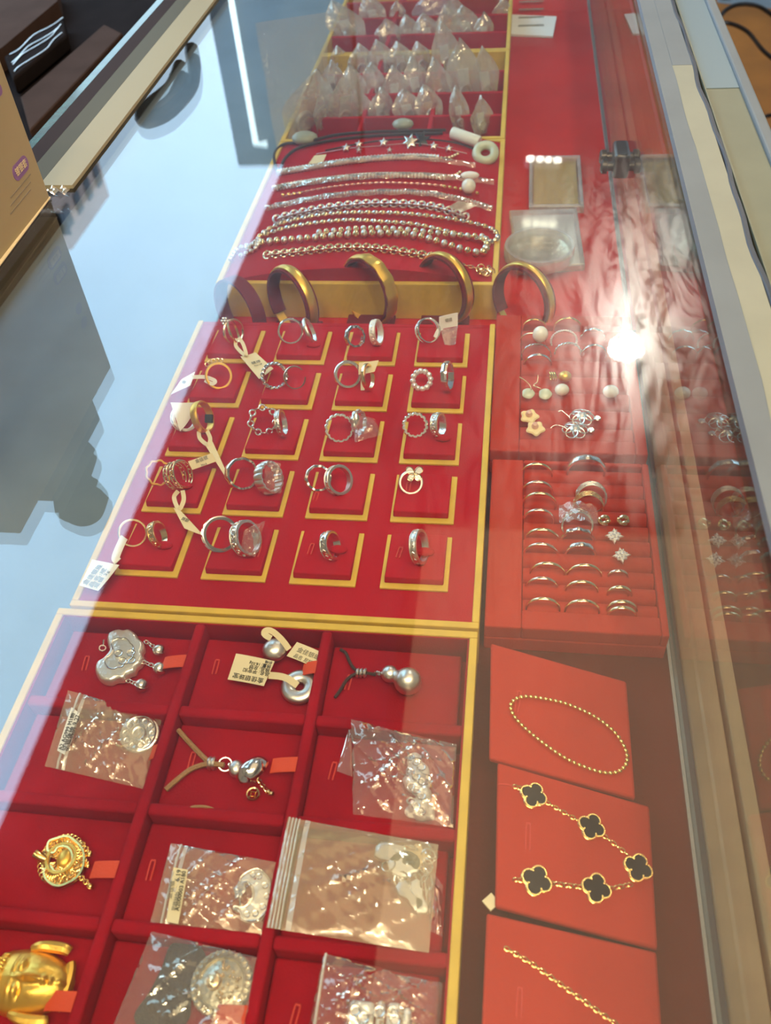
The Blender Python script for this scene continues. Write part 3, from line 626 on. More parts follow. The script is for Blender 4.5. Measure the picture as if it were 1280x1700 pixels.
#PART4
# ================================================================== RINGS ON THE PADS
def rprof(t, b): return [(-t / 2, -b / 2), (t * .2, -b / 2), (t / 2, -b * .28), (t / 2, b * .28), (t * .2, b / 2), (-t / 2, b / 2)]
def ring_geo(c, n, R, style, bw, th):
    b = MB(); u, v, n = frame_of(n); at_ = lambda a, rr, ax=0: c + (u * math.cos(a) + v * math.sin(a)) * rr + n * ax
    if style == 'plain': b.band(c, n, R - th / 2, rprof(th, bw), 48)
    elif style == 'open': b.band(c, n, R - th / 2, rprof(th, bw), 40, a0=.35, a1=2 * PI - .35)
    elif style == 'facet': b.band(c, n, R - th / 2, rprof(th, bw), 56, mod=lambda a: (1, 1 + .14 * abs(math.sin(5 * a)), .18 * th * abs(math.sin(5 * a))))
    elif style == 'step':
        b.band(c, n, R - th / 2, rprof(th, bw), 56, mod=lambda a: (1, 1, 0 if math.sin(14 * a) > -.7 else -.4 * th))
    elif style == 'wave': b.band(c, n, R - th / 2, rprof(th, bw), 64, mod=lambda a: (1, 1, .3 * th * math.sin(9 * a)))
    elif style == 'beads':
        b.band(c, n, R - th / 2, rprof(th * .4, bw * .5), 40); N = max(12, int(2 * PI * R / (bw * 1.02)))
        for k in range(N): b.sphere(at_(2 * PI * k / N, R - bw / 2), bw / 2, 8, 6)
    elif style == 'twist':
        for s in (0, PI):
            b.tube([at_(a, R - th * .6 + th * .32 * math.cos(9 * a + s), bw * .32 * math.sin(9 * a + s)) for a in np.linspace(0, 2 * PI, 91)[:-1]], th * .36, 6, True)
    elif style == 'links':
        N = 14
        for k in range(N):
            a = 2 * PI * k / N; d = at_(a, 1) - at_(a, 0); tg = np.cross(n, d)
            b.torus(at_(a, R - th * .5), n if k % 2 else d, th * .62, th * .24, 12, 6)
    elif style == 'cross':
        for s in (-1, 1): b.band(c, nrm(n + u * .34 * s), R - th / 2, rprof(th, bw * .5), 44)
    elif style in ('relief', 'lozenge'):
        b.band(c, n, R - th / 2, rprof(th, bw), 48)
        for s in (-.42, .42): b.band(c, n, R, rprof(th * .4, bw * .12), 48) if False else b.band(c + n * bw * s, n, R - th * .1, rprof(th * .5, bw * .14), 48)
        N = 14
        for k in range(N):
            a = 2 * PI * k / N; d = at_(a, 1) - at_(a, 0); tg = np.cross(n, d)
            if style == 'relief': b.torus(at_(a, R + th * .02), d, bw * .22, bw * .07, 10, 5)
            else: b.prism([(bw * .3, 0), (0, bw * .3), (-bw * .3, 0), (0, -bw * .3)], at_(a, R - th * .1), tg, n, d, th * .35, inset=bw * .1)
    elif style == 'openwork':
        for s in (-.5, -.17, .17, .5): b.band(c + n * bw * s, n, R - th / 2, rprof(th * .6, bw * .10), 48)
        N = 22
        for k in range(N):
            a = 2 * PI * k / N; d = at_(a, 1) - at_(a, 0); b.torus(at_(a, R - th * .3, bw * (.33 if k % 2 else -.33)), d, bw * .15, bw * .05, 10, 5)
    elif style == 'lattice':
        b.band(c, n, R - th * .6, rprof(th * .6, bw * .9), 48)
        for s in (-1, 1):
            for ph in np.arange(6) * PI / 3: b.tube([at_(a, R, bw * .42 * math.sin(3 * a * s + ph)) for a in np.linspace(0, 2 * PI, 73)[:-1]], th * .2, 5, True)
    return b
RINGS = {}
def ring(key, label, px, py, H, k, style, mt, bw, th, roll=0, zb=PADZ, embed=.0008, group='rings on the red pads', name='finger_ring'):
    z = .012
    for _ in range(5):
        c = at(px, py, z); D = pxsize(H, c); v = nrm(CC - c); u0 = nrm(np.cross((0, 0, 1), v)); w0 = np.cross(v, u0)
        rr = math.radians(roll); u = u0 * math.cos(rr) + w0 * math.sin(rr); kk = math.radians(k)
        n = nrm(v * math.cos(kk) + u * math.sin(kk)); z = zb - embed + D / 2 * math.sqrt(max(.02, 1 - n[2] ** 2))
    c = at(px, py, z); R = D / 2
    o = ring_geo(c, n, R, style, bw * .00115, th * .00125).build(name, M[mt], origin=c - V(0, 0, R * math.sqrt(max(.02, 1 - n[2] ** 2))))
    tag(o, label, 'ring', group); o['_o'] = o['_o']
    RINGS[key] = (o, c, n, R, v, u); return o
def sheetq(q, th=.0003, nu=6, nv=4, wob=.0, b=None):
    """thin curved card through four corners"""
    b = b or MB(); q = [np.asarray(p, float) for p in q]; nn = nrm(np.cross(q[1] - q[0], q[3] - q[0]))
    f = lambda s, t, o: (q[0] * (1 - s) + q[1] * s) * (1 - t) + (q[3] * (1 - s) + q[2] * s) * t + nn * (o + wob * math.sin(PI * s))
    b.grid(lambda s, t: f(s, t, th / 2), nu, nv); b.grid(lambda s, t: f(s, 1 - t, -th / 2), nu, nv)
    for k in range(4):
        p0, p1 = ((0, 0), (1, 0), (1, 1), (0, 1))[k], ((1, 0), (1, 1), (0, 1), (0, 0))[k]
        b.grid(lambda s, t: f(p0[0] + (p1[0] - p0[0]) * s, p0[1] + (p1[1] - p0[1]) * s, th / 2 - th * t), max(nu, nv), 1)
    return b
def ptag(parent, quad, z, mt='paper', strip=None, lines=(), ink='inkg', wob=.0004, sw=.0028, h=.0024, flip=False, tdir=None, gap=1.35):
    q = [at(x, y, (z[i] if isinstance(z, (list, tuple)) else z)) for i, (x, y) in enumerate(quad)]
    o = sheetq(q, wob=wob).build('price_tag', M[mt], parent)
    if strip:
        P = smoothpath([at(x, y, zz) for x, y, zz in strip], 24); b = MB(); k = len(P)
        def f(s, t):
            i = min(k - 2, int(s * (k - 1))); fr = s * (k - 1) - i; p = P[i] * (1 - fr) + P[i + 1] * fr; d = P[i + 1] - P[i]; vv = nrm(CC - p)
            return p + nrm(np.cross(d, vv)) * (t - .5) * sw
        b.grid(f, 24, 1); b.build('tag_strip', M[mt], o)
    c = np.mean(q, 0); u = nrm(q[1] - q[0]); vv = nrm(q[0] - q[3]); nn = nrm(np.cross(u, vv))
    if nn[2] < 0: nn = -nn
    if flip: u, vv = -u, -vv
    for i, (s, hh, off) in enumerate(lines):
        text('printed_text', s, c + vv * off + nn * (wob * .8 + .0004), u, np.cross(nn, u), hh, M[ink], o)
    return o
G, S = 'gold', 'silver'
ring('11', 'tagged flower headed ring at the back left corner pad', 388, 551, 44, 55, 'cross', 'gold_p', 3.2, 1.2)
o, c, n, R, v, u = RINGS['11']; b = MB()
hc = c + nrm(V(0, 0, 1) - n * n[2]) * R - u * .002
for k in range(6): b.sphere(hc + .0022 * (V(1, 0, 0) * math.cos(k * PI / 3) + nrm(np.cross(v, (1, 0, 0))) * math.sin(k * PI / 3)), .0014, 8, 6)
b.sphere(hc + v * .0008, .0013, 8, 6); b.build('flower_head', M['silver'], o)
ptag(o, [(399, 592), (424, 585), (454, 612), (430, 629)], .010, 'paper', [(393, 562, .010), (392, 575, .010), (408, 590, .012), (404, 572, .014), (396, 560, .014)], [('银饰', .0036, .0015), ('No.18', .0024, -.0024)])
ring('12a', 'plain thin silver ring, second pad of the back row', 482, 550, 43, 8, 'plain', S, 1.8, 1.3)
ring('12b', 'narrow edge-on silver ring beside the plain ring in the back row', 514, 549, 44, 76, 'facet', 'silver_m', 2.2, 1.3, roll=16)
ring('13a', 'thick polished silver ring with angled facets in the back row', 589, 559, 37, 28, 'facet', S, 3.2, 1.8)
ring('13b', 'wide white silver band seen edge-on, third pad of the back row', 625, 552, 42, 68, 'relief', 'silver_w', 4.2, 1.2)
ring('14', 'crossed double silver ring with a white tag at the back right pad', 710, 549, 43, 18, 'cross', S, 3.6, 1.1, roll=20)
o = RINGS['14'][0]
ptag(o, [(729, 526), (760, 519), (760, 541), (729, 547)], [.022, .022, .012, .012], 'paperw', [(722, 560, .008), (728, 548, .012), (735, 545, .012)], [('银佳', .003, .0012)])
sheetq([at(731, 546, .011), at(760, 541, .011), at(756, 572, .006), at(738, 572, .006)], wob=.001).build('film_sleeve', M['film_wrap'], o)
ring('21', 'gold ring with lattice crown and white tag, left pad of second row', 363, 624, 45, 6, 'plain', 'gold_m', 2.0, 1.4)
o, c, n, R, v, u = RINGS['21']; b = MB()
tp = nrm(V(0, 0, 1) - n * n[2])
for k in range(5):
    a = (k - 2) * .24; d = tp * math.cos(a) + np.cross(n, tp) * math.sin(a)
    b.torus(c + d * (R + .0016) - n * .0006, n + d * .4, .0015, .00038, 12, 5)
b.build('lattice_crown', M['gold_p'], o)
ptag(o, [(283, 655), (301, 630), (324, 617), (316, 640)], [.012, .014, .014, .012], 'paperw', [(318, 626, .013), (340, 626, .012), (357, 632, .010), (352, 637, .010), (340, 631, .0115)], [('银', .003, 0)])
ring('22a', 'braided silver ring, second pad of the second row', 456, 624, 47, 6, 'twist', S, 3.4, 2.0)
ring('22b', 'thin open rose gold ring beside the braided ring', 489, 627, 40, 22, 'open', 'rose', 1.8, 1.0)
ring('23a', 'thick polished silver ring, third pad of the second row', 577, 622, 47, 10, 'plain', S, 3.4, 1.9)
ring('23b', 'tagged narrow oval ring beside the thick polished ring', 611, 626, 46, 66, 'plain', 'gold_p', 2.6, 1.5)
ptag(RINGS['23b'][0], [(596, 602), (629, 598), (622, 617), (595, 622)], [.020, .020, .015, .015], 'paper', [(602, 648, .006), (602, 635, .009), (604, 618, .016)])
ring('24a', 'chunky clear beaded ring, right pad of the second row', 700, 631, 40, 4, 'beads', 'cystone', 4.0, 3.2)
ring('24b', 'two tone band seen edge-on at the right pad of the second row', 743, 625, 50, 74, 'facet', S, 3.6, 1.5)
ring('31a', 'silver ring half covered by a white wrap, left pad of third row', 306, 694, 44, 22, 'relief', 'silver_w', 4.0, 1.4)
sheetq([at(283, 668, .024), at(325, 668, .024), at(318, 690, .014), at(299, 716, .010)], wob=.002).build('paper_wrap', M['paperw'], RINGS['31a'][0])
ring('31b', 'wide yellow gold band with a black clasp and paper tag', 336, 692, 54, 58, 'plain', 'gold_m', 4.6, 1.2)
o, c, n, R, v, u = RINGS['31b']
MB().obox(at(347, 695, .012), V(1, 0, 0), V(0, .7, .7), V(0, -.7, .7), .0055, .0060, .0030).build('black_clasp', M['black'], o, bevel=.0004)
ptag(o, [(340, 738), (353, 733), (377, 786), (373, 790)], .011, 'paper', [(330, 716, .008), (332, 728, .010), (345, 738, .012), (349, 728, .011), (343, 714, .009)])
ring('32a', 'chunky oval link silver ring, second pad of the third row', 437, 698, 50, 5, 'links', S, 3.4, 2.6)
ring('32b', 'narrow chased band seen edge-on, second pad of the third row', 467, 703, 45, 72, 'lozenge', 'silver_r', 3.2, 1.3)
ring('33a', 'round silver ring wrapped in clear film, third pad of third row', 563, 711, 50, 8, 'step', S, 2.8, 1.5)
ring('33b', 'leaf topped silver ring in a film bag, third pad of third row', 596, 700, 40, 55, 'wave', 'silver_m', 2.6, 1.2)
o, c, n, R, v, u = RINGS['33b']
b = MB().sphere(c - u * R * .2 + v * .004 + V(0, 0, .002), .0058, 14, 10, (.42, 1, .30), (u, nrm(np.cross(v, u)), v)); b.build('leaf_head', M['silver_r'], o)
def crumple(parent, quad, z, bulge=.004, name='film_bag', mt='film_wrap', nu=16, nv=12, amp=.0012, seed=0):
    q = [at(x, y, (z[i] if isinstance(z, (list, tuple)) else z)) for i, (x, y) in enumerate(quad)]; r_ = np.random.RandomState(seed); ph = r_.uniform(0, 6, 8); fr = r_.uniform(3, 13, 8)
    def f(s, t):
        p = (q[0] * (1 - s) + q[1] * s) * (1 - t) + (q[3] * (1 - s) + q[2] * s) * t
        e = math.sin(PI * s) * math.sin(PI * t)
        w_ = abs(math.sin(fr[0] * s + fr[1] * t + ph[0])) + abs(math.sin(fr[2] * s - fr[3] * t + ph[1])) - abs(math.sin(fr[4] * s + fr[5] * t * .6 + ph[2]))
        return p + V(0, 0, bulge * e ** .6 + amp * w_ * (.25 + .75 * e ** .5))
    return MB().grid(f, nu, nv).build(name, M[mt], parent, ang=28)
crumple(o, [(590, 735), (633, 722), (622, 695), (580, 690)], .010, .006, seed=3)
ring('34a', 'segmented silver ring, right pad of the third row', 689, 706, 44, 5, 'step', S, 2.0, 1.6)
ring('34b', 'carved wide band seen edge-on, right pad of the third row', 728, 706, 41, 64, 'relief', 'silver_r', 4.4, 1.3)
ring('41a', 'thin yellow gold ring, left pad of the fourth row', 263, 785, 44, 14, 'wave', 'gold_m', 1.8, 1.1)
ring('41b', 'wide openwork gold ring with three bands and a long tag', 296, 789, 50, 48, 'openwork', 'gold_p', 7.5, 1.3)
o = RINGS['41b'][0]
ptag(o, [(288, 843), (300, 848), (338, 889), (306, 877)], .011, 'paper', [(296, 815, .008), (289, 826, .010), (297, 845, .011), (305, 830, .012), (303, 814, .010)], [('饰银', .0028, 0)])
ptag(o, [(312, 766), (352, 752), (359, 766), (319, 780)], [.018, .016, .012, .014], 'paper', None, [('金佳银', .0030, .0012), ('No.6', .0020, -.0024)])
ring('42a', 'wide faceted silver ring, second pad of the fourth row', 401, 787, 55, 18, 'facet', S, 4.8, 1.6)
ring('42b', 'wide ridged band wrapped in film, second pad of fourth row', 446, 793, 56, 46, 'step', 'silver_m', 6.0, 1.4)
crumple(RINGS['42b'][0], [(438, 822), (468, 818), (466, 770), (440, 765)], [.009, .009, .022, .022], .003, seed=5)
ring('43a', 'faceted silver ring on the left of the third pad, fourth row', 528, 794, 45, 12, 'facet', S, 3.4, 1.5)
ring('43b', 'engraved silver band beside the faceted ring, fourth row', 562, 797, 50, 34, 'lozenge', 'silver_m', 4.0, 1.3)
ring('44', 'slim silver ring topped by a butterfly, right pad of fourth row', 682, 801, 41, 6, 'plain', 'silver_m', 1.5, 1.2)
o, c, n, R, v, u = RINGS['44']; tp = nrm(np.cross(v, u)); tp = tp if tp[2] > 0 else -tp
hc = at(688, 786, c[2] + .004)
ua = nrm(at(698, 786, hc[2]) - hc); va = nrm(np.cross(v, ua)); va = va if va[2] > 0 else -va
for sx in (-1, 1):
    for (dx, dy, a, rx, ry) in ((.0026, .0015, .7, .0030, .0021), (.0021, -.0022, -.95, .0028, .0019)):
        a2 = a if sx > 0 else PI - a; e1 = ua * math.cos(a2) + va * math.sin(a2); e2 = np.cross(v, e1)
        cc = hc + ua * dx * sx + va * dy
        ol = [(rx * math.cos(x), ry * math.sin(x) * (1 + .25 * math.cos(x))) for x in np.linspace(0, 2 * PI, 25)[:-1]]
        wg = MB().prism(ol, cc, e1, e2, v, .0006, inset=.0003).build('butterfly_wing', M['white'] if dy > 0 else M['silver_w'], o)
        MB().tube([cc + e1 * x + e2 * y + v * .0006 for x, y in ol], .00035, 5, True).build('wing_rim', M['gold_p'], wg)
slot_loop(RT, 678, 808, PADZ + .001, 80)
ring('51a', 'thin gold ring with a white price tag, front left pad', 220, 885, 48, 8, 'plain', 'gold_p', 2.2, 1.1)
ptag(RINGS['51a'][0], [(132, 972), (153, 929), (198, 938), (163, 981)], .012, 'paperw', [(196, 932, .012), (192, 925, .0125), (203, 898, .013), (207, 892, .012)], [], sw=.0048)
o = RINGS['51a'][0]
pq = [o.children[0]]
def along(parent, s, pa, pb, z, h, mt='inkg'):
    a = at(*pa, z); b_ = at(*pb, z); u_ = nrm(b_ - a); n_ = V(0, 0, 1); v_ = np.cross(n_, u_)
    return text('printed_text', s, (a + b_) / 2, u_, v_, h, M[mt], parent, fit=np.linalg.norm(b_ - a))
along(pq[0], '金佳银珠', (140, 970), (168, 938), .0131, .0052)
along(pq[0], '品名:戒', (150, 974), (175, 944), .0131, .0030)
along(pq[0], '足银 3g', (158, 976), (180, 948), .0131, .0024)
ring('51b', 'gold band with an engraved emblem seen edge-on, front left pad', 262, 887, 44, 58, 'relief', 'gold_p', 3.8, 1.1)
ring('52a', 'large chased silver ring, second pad of the front row', 365, 887, 59, 14, 'lozenge', S, 3.4, 1.6)
ring('52b', 'wide floral silver band in a torn film bag, front row', 408, 894, 60, 46, 'relief', 'silver_r', 5.4, 1.3)
crumple(RINGS['52b'][0], [(399, 918), (424, 925), (440, 865), (405, 880)], [.009, .009, .016, .018], .004, seed=9)
ring('53', 'single plain silver band standing edge-on, third pad of the front row', 549, 906, 49, 58, 'lozenge', S, 4.4, 1.2)
ring('54', 'single silver band with lozenge engraving, front right pad', 696, 908, 58, 66, 'lozenge', 'silver_m', 3.8, 1.3)
for px, py in ((516, 912), (663, 918), (524, 826), (428, 916)): slot_loop(RT, px, py, PADZ + .0008, 72, .008)
# velvet tongues that hold the edge-on rings
for px, py in ((272, 905), (562, 912), (706, 916), (306, 806), (735, 727), (520, 572)):
    P = at(px, py, PADZ + .002); MB().sphere(P, .0058, 12, 8, (1, .55, .35)).build('ring_tongue', M['velvet'], RT)

# ================================================================== RINGS AND EARRINGS IN THE RIGHT BOXES
BZ = -.0145
def arc_ring(label, px, py, wpx, style='plain', mt='gold_p', bw=2.1, th=1.25, raise_=0., yaw=0, group='slim bands standing in the lower ring box', tilt=0):
    """px,py is the top of the arch; the band stands upright, half sunk in the foam"""
    z = -.006
    for _ in range(4):
        c = at(px, py, z); D = pxsize(wpx, c) * 1.06; z = BZ + D / 2 + raise_ - .0002
    n = nrm(V(math.sin(math.radians(yaw)), -math.cos(math.radians(yaw)), math.tan(math.radians(tilt))))
    top = at(px, py, z); c = top - nrm(V(0, 0, 1) - n * n[2]) * (D / 2)
    o = ring_geo(c, n, D / 2, style, bw * .001, th * .001).build('finger_ring', M[mt]); return tag(o, label, 'ring', group)
zx = lambda x, y: (850 + x / 5.565, 740 + y / 5.565)
rowsn = ['first (farthest)', 'second', 'third', 'fourth', 'fifth', 'sixth', 'seventh', 'eighth', 'ninth (nearest)']
for i, (x, y, w_) in enumerate([(235, 160, 292), (242, 325, 290), (262, 430, 305), (255, 585, 285), (282, 765, 312), (275, 900, 318), (335, 1078, 325), (285, 1216, 300), (296, 1405, 315)]):
    arc_ring('thin rose gold band, %s of the left column in the lower ring box' % rowsn[i], *zx(x, y), w_ / 5.565, 'plain', 'rose' if i % 2 else 'gold_p')
arc_ring('thick faceted silver ring standing tallest at the back of the lower ring box', *zx(700, 100), 62, 'facet', S, 4.2, 1.8, raise_=.003)
arc_ring('wide multi ridged silver band leaning behind another, lower ring box', *zx(742, 338), 49, 'openwork', 'silver_m', 6.5, 1.2, raise_=.002, tilt=25)
arc_ring('wide ridged silver band in front of its twin, lower ring box', *zx(715, 430), 49, 'openwork', 'gold_p', 6.0, 1.2, raise_=.001, tilt=20)
o = arc_ring('wide two tone ring in a film sleeve, middle of the lower ring box', *zx(612, 582), 52, 'plain', S, 6.0, 1.6, raise_=.002, tilt=25)
p = V(*o['_o']); c0 = at(*zx(612, 640), -.004)
b = MB(); b.grid(lambda s, t: c0 + V((s - .5) * .024, (t - .5) * .016, .004 * math.sin(PI * s) + .001 * math.sin(s * 21 + t * 9)), 14, 8); b.build('film_sleeve', M['film_wrap'], o)
arc_ring('polished silver ring, fifth row of the middle column', *zx(618, 762), 53, 'wave', S, 3.0, 1.4)
arc_ring('polished silver ring with gold glint, sixth row of the middle column', *zx(645, 903), 50, 'facet', S, 3.0, 1.4)
for i, (x, y, w_) in enumerate([(682, 1095, 320), (655, 1248, 310), (662, 1424, 320)]):
    arc_ring('slim pale gold band, %s of the middle column in the lower ring box' % rowsn[6 + i], *zx(x, y), w_ / 5.565)
arc_ring('small low gold band, seventh row of the right column', *zx(990, 1148), 36, 'plain', 'rose')
arc_ring('outer of two nested small bands in the eighth row, right column', *zx(1005, 1298), 43, 'plain', 'gold_p', 2.2)
arc_ring('inner of two nested small bands in the eighth row, right column', *zx(990, 1318), 36, 'plain', 'rose', 1.4)
arc_ring('back one of the last two bands at the near right of the box', *zx(1030, 1432), 52, 'plain', 'gold_p', 2.2)
arc_ring('front one of the last two bands at the near right of the box', *zx(1030, 1488), 49, 'plain', 'gold_p', 2.2)
for i, (x, y) in enumerate(((850, 690), (1028, 690))):
    c = at(*zx(x, y), -.008); b = MB()
    for s in (0, 2.1, 4.2): b.tube([c + .0032 * V(math.cos(a + s), math.sin(a + s) * .8, 0) + V(0, 0, .0012 * math.sin(a * 1.5)) for a in np.linspace(0, 3.4, 18)], lambda q: .0006 + .0006 * math.sin(PI * q), 6)
    tag(b.build('knot_earring', M['gold_p']), 'gold twisted knot stud earring, %s of the pair' % ('left' if i == 0 else 'right'), 'earring', 'gold knot studs in the lower ring box')
for i, (x, y) in enumerate(((945, 838), (1010, 1018))):
    c = at(*zx(x, y), -.0085); t = empty('diamond_earring', c - V(0, 0, .003), 'star shaped clear stone stud earring, %s one' % ('farther' if i == 0 else 'nearer'), 'earring', 'clear stone studs in the lower ring box')
    b = MB(); ol = []
    for k in range(16):
        a = 2 * PI * k / 16; r_ = .0058 if k % 4 == 0 else (.0040 if k % 2 == 0 else .0034); ol.append((r_ * math.cos(a + i * .15), r_ * math.sin(a + i * .15)))
    b.prism(ol, c, (1, 0, 0), (0, 1, .2), (0, -.2, 1), .0012, inset=.0006); b.build('setting', M['silver_w'], t)
    for k in range(13):
        a = k * 2.4; r_ = .0042 * math.sqrt(k / 13.); d = MB().lathe(c + V(r_ * math.cos(a), r_ * math.sin(a), .0011), (0, 0, 1), [(.0001, .0), (.0008, .0004), (.0005, .0009), (.0001, .0009)], 7); d.build('stone', M['cystone'], t, smooth=False)
GU = 'pieces in the upper ring box'
arc_ring('plain gold band at the back left of the upper ring box', 888, 529, 40, 'plain', 'gold', 2.0, 1.2, group=GU)
arc_ring('plain gold band at the back middle of the upper ring box', 944, 527, 46, 'plain', 'gold', 2.0, 1.2, group=GU)
arc_ring('thin band left of the pearl ring, upper ring box', 884, 552, 42, 'plain', 'rose', 1.5, 1.0, group=GU)
o = arc_ring('pearl ring with a large round white pearl', 892, 570, 48, 'twist', 'silver', 1.8, 1.0, group=GU, raise_=.0005)
P = at(897, 555, .003); MB().sphere(P, pxsize(13, P), 20, 14, (1, 1, 1.08)).build('pearl', M['pearl'], o)
arc_ring('beaded silver band behind the glare, upper ring box', 938, 547, 44, 'beads', 'silver_m', 2.0, 1.6, group=GU)
arc_ring('pale twisted band under the beaded one, upper ring box', 945, 568, 44, 'twist', S, 2.2, 1.4, group=GU)
arc_ring('fluted silver band at the lower left of the ring rows, upper box', 894, 588, 46, 'facet', S, 2.4, 1.2, group=GU)
arc_ring('small silver band near the bulb glare, upper ring box', 986, 545, 40, 'wave', S, 2.2, 1.2, group=GU)
arc_ring('faint silver band under the bulb glare, upper ring box', 988, 572, 40, 'facet', S, 2.2, 1.2, group=GU)
def dangle(label, disc, r, mt, hook, hm='gold_p'):
    c = at(*disc, -.009); t = empty('drop_earring', c - V(0, 0, .002), label, 'earring', GU)
    ol = [(r * math.cos(a) * (1 + .06 * math.cos(5 * a)), r * .92 * math.sin(a)) for a in np.linspace(0, 2 * PI, 25)[:-1]]
    MB().prism(ol, c, (1, 0, 0), (0, .9, .4), (0, -.4, .9), .0016, inset=.0006, dome=.0006).build('drop', M[mt], t)
    MB().tube(smoothpath([at(x, y, -.004) for x, y in hook], 16), .0004, 6).build('ear_hook', M[hm], t)
dangle('left jade disc earring with a curled hook', (877, 654), .0046, 'jade', [(862, 626), (872, 632), (880, 640), (882, 647)])
dangle('right jade disc earring with a curled hook', (905, 655), .0048, 'jade', [(893, 623), (892, 634), (886, 640), (898, 645)])
for (px, py, r, mt, lb) in ((933, 647, 11, 'pearl', 'white pearl stud right of the jade discs'), (938, 625, 10, 'gold_m', 'gold ball stud above the white pearl'), (1014, 650, 12, 'pearl', 'large white pearl stud in the glare below the bulb')):
    P = at(px, py, -.006); tag(MB().sphere(P, pxsize(r, P), 16, 12, (1.1, 1, .9)).build('pearl_stud', M[mt]), lb, 'earring', GU)
c = at(918, 625, -.006); b = MB()
for k in range(3): b.torus(c + V((k - 1) * .0016, 0, 0), (1, .3, .2), .0034, .0007, 18, 6)
tag(b.build('ribbed_hoop', M['gold']), 'small ribbed gold hoop earring beside the gold ball', 'earring', GU)
for i, (px, py) in enumerate(((879, 692), (889, 712))):
    c = at(px, py, -.008); t = empty('shell_earring', c - V(0, 0, .002), 'gold edged shell flower stud with a pink bead, %s one' % ('upper' if i == 0 else 'lower'), 'earring', 'shell flower studs in the upper ring box')
    ol = [(.0062 * math.cos(a) * (1 + .13 * math.cos(5 * a + i)), .0055 * math.sin(a) * (1 + .13 * math.cos(5 * a + i))) for a in np.linspace(0, 2 * PI, 41)[:-1]]
    MB().prism(ol, c, (1, 0, 0), (0, .9, .3), (0, -.3, .9), .0016, inset=.001, dome=-.0006).build('petals', M['shell'], t)
    MB().lathe(c + V(-.0004, .001, .001), (0, -.2, 1), [(.0024, 0), (.0026, .001), (.0020, .002), (.0018, .0035), (.0001, .0045)], 12).build('bead', M['pink'], t)
for i, (px, py, hk) in enumerate(((966, 691, [(927, 684), (932, 682), (940, 688), (946, 694)]), (955, 712, [(914, 711), (922, 706), (934, 708), (942, 713)]))):
    c = at(px, py, -.008); t = empty('wire_flower_earring', c - V(0, 0, .002), 'silver wire rose earring with a curved hook, %s one' % ('upper' if i == 0 else 'lower'), 'earring', GU)
    b = MB()
    for k in range(6):
        a = k * PI / 3; b.torus(c + .0050 * V(math.cos(a), math.sin(a), 0), (math.cos(a) * .4, math.sin(a) * .4, 1), .0042, .0006, 16, 5)
    b.torus(c + V(0, 0, .001), (0, 0, 1), .0018, .0006, 12, 5); b.sphere(c + V(0, 0, .0006), .0042, 10, 6, (1, 1, .4)); b.build('rose_head', M['silver_r'], t)
    MB().tube(smoothpath([at(x, y, -.005) for x, y in hk], 14), .0004, 6).build('ear_hook', M['rose'], t)
    dc = c + V(.011, -.001 + i * .001, -.001); MB().lathe(dc, (0, 0, 1), [(.0001, 0), (.0024, 0), (.0026, .0006), (.002, .0012), (.0001, .0013)], 14).build('drop', M['silver_r'], t)
P = at(1006, 690, -.008); 0 and tag(MB().box(P[0] - .008, P[0] + .009, P[1] - .008, P[1] + .008, P[2] - .003, P[2] - .0022).build('paper_slip', M['paperw'], smooth=False), 'small printed white slip at the near right of the upper ring box', 'paper slip')

# ================================================================== PIECES ON THE DISPLAY CARDS
pts = [(852, 1164), (870, 1157), (900, 1160), (940, 1169), (985, 1189), (1018, 1214), (1036, 1240), (1041, 1262), (1032, 1278), (1014, 1284), (985, 1279), (940, 1260), (895, 1229), (862, 1200), (848, 1178)]
P = resample(smoothpath([on1(x, y, .0014) for x, y in pts], 200, True), .00265, True)
b = MB()
for i, p in enumerate(P): b.sphere(p, .00138, 8, 6)
tag(b.build('bead_bracelet', M['gold']), 'gold faceted bead bracelet looped on the topmost display card', 'bracelet')
def chain_links(b, P, L_, r, wire, n):
    for i in range(len(P) - 1):
        a, c = P[i], P[i + 1]; d = nrm(c - a); s = nrm(np.cross(n, d)); nn = n if i % 2 == 0 else nrm(n + s * 1.2); e = np.cross(nn, d)
        m_ = (a + c) / 2; b.tube([m_ + d * L_ * .62 * math.cos(t) + e * r * math.sin(t) for t in np.linspace(0, 2 * PI, 13)[:-1]], wire, 5, True)
    return b
t = empty('quatrefoil_bracelet', on2(950, 1420), 'gold chain bracelet with five black quatrefoil motifs on the middle card', 'bracelet')
CL = [(885, 1322, 60), (981, 1374, 60), (1058, 1442, 62), (989, 1476, 70), (890, 1463, 62)]
for i, (px, py, rot_) in enumerate(CL):
    c = on2(px, py, .0008); ua = nrm(on2(px + 10, py, .0008) - c); va = np.cross(n2, ua); a0 = math.radians(rot_)
    ol = []
    for k in range(4):
        for aa in np.linspace(-1.56, 1.56, 10):
            a = k * PI / 2; ol.append((.0034 * math.cos(a + a0) + .00335 * math.cos(a + a0 + aa), .0034 * math.sin(a + a0) + .00335 * math.sin(a + a0 + aa)))
    k_ = [.90, .90, .93, .93, .96][i]
    ol = [(x * k_, y * k_) for x, y in ol]
    mo = MB().puff(ol, c, ua, va, n2, .0020, .0003).build('quatrefoil', M['onyx'], t)
    Q = resample([c + ua * x * 1.06 + va * y * 1.06 + n2 * .0016 for x, y in ol], .00095, True); b = MB()
    for q in Q: b.sphere(q, .00056, 6, 4)
    b.tube([c + ua * x * 1.05 + va * y * 1.05 + n2 * .0004 for x, y in ol], .0006, 5, True)
    for k in range(4):
        a = a0 + PI / 4 + k * PI / 2; b.sphere(c + (ua * math.cos(a) + va * math.sin(a)) * .0045 * k_ + n2 * .0021, .0006, 6, 4)
    b.build('beaded_rim', M['gold'], mo)
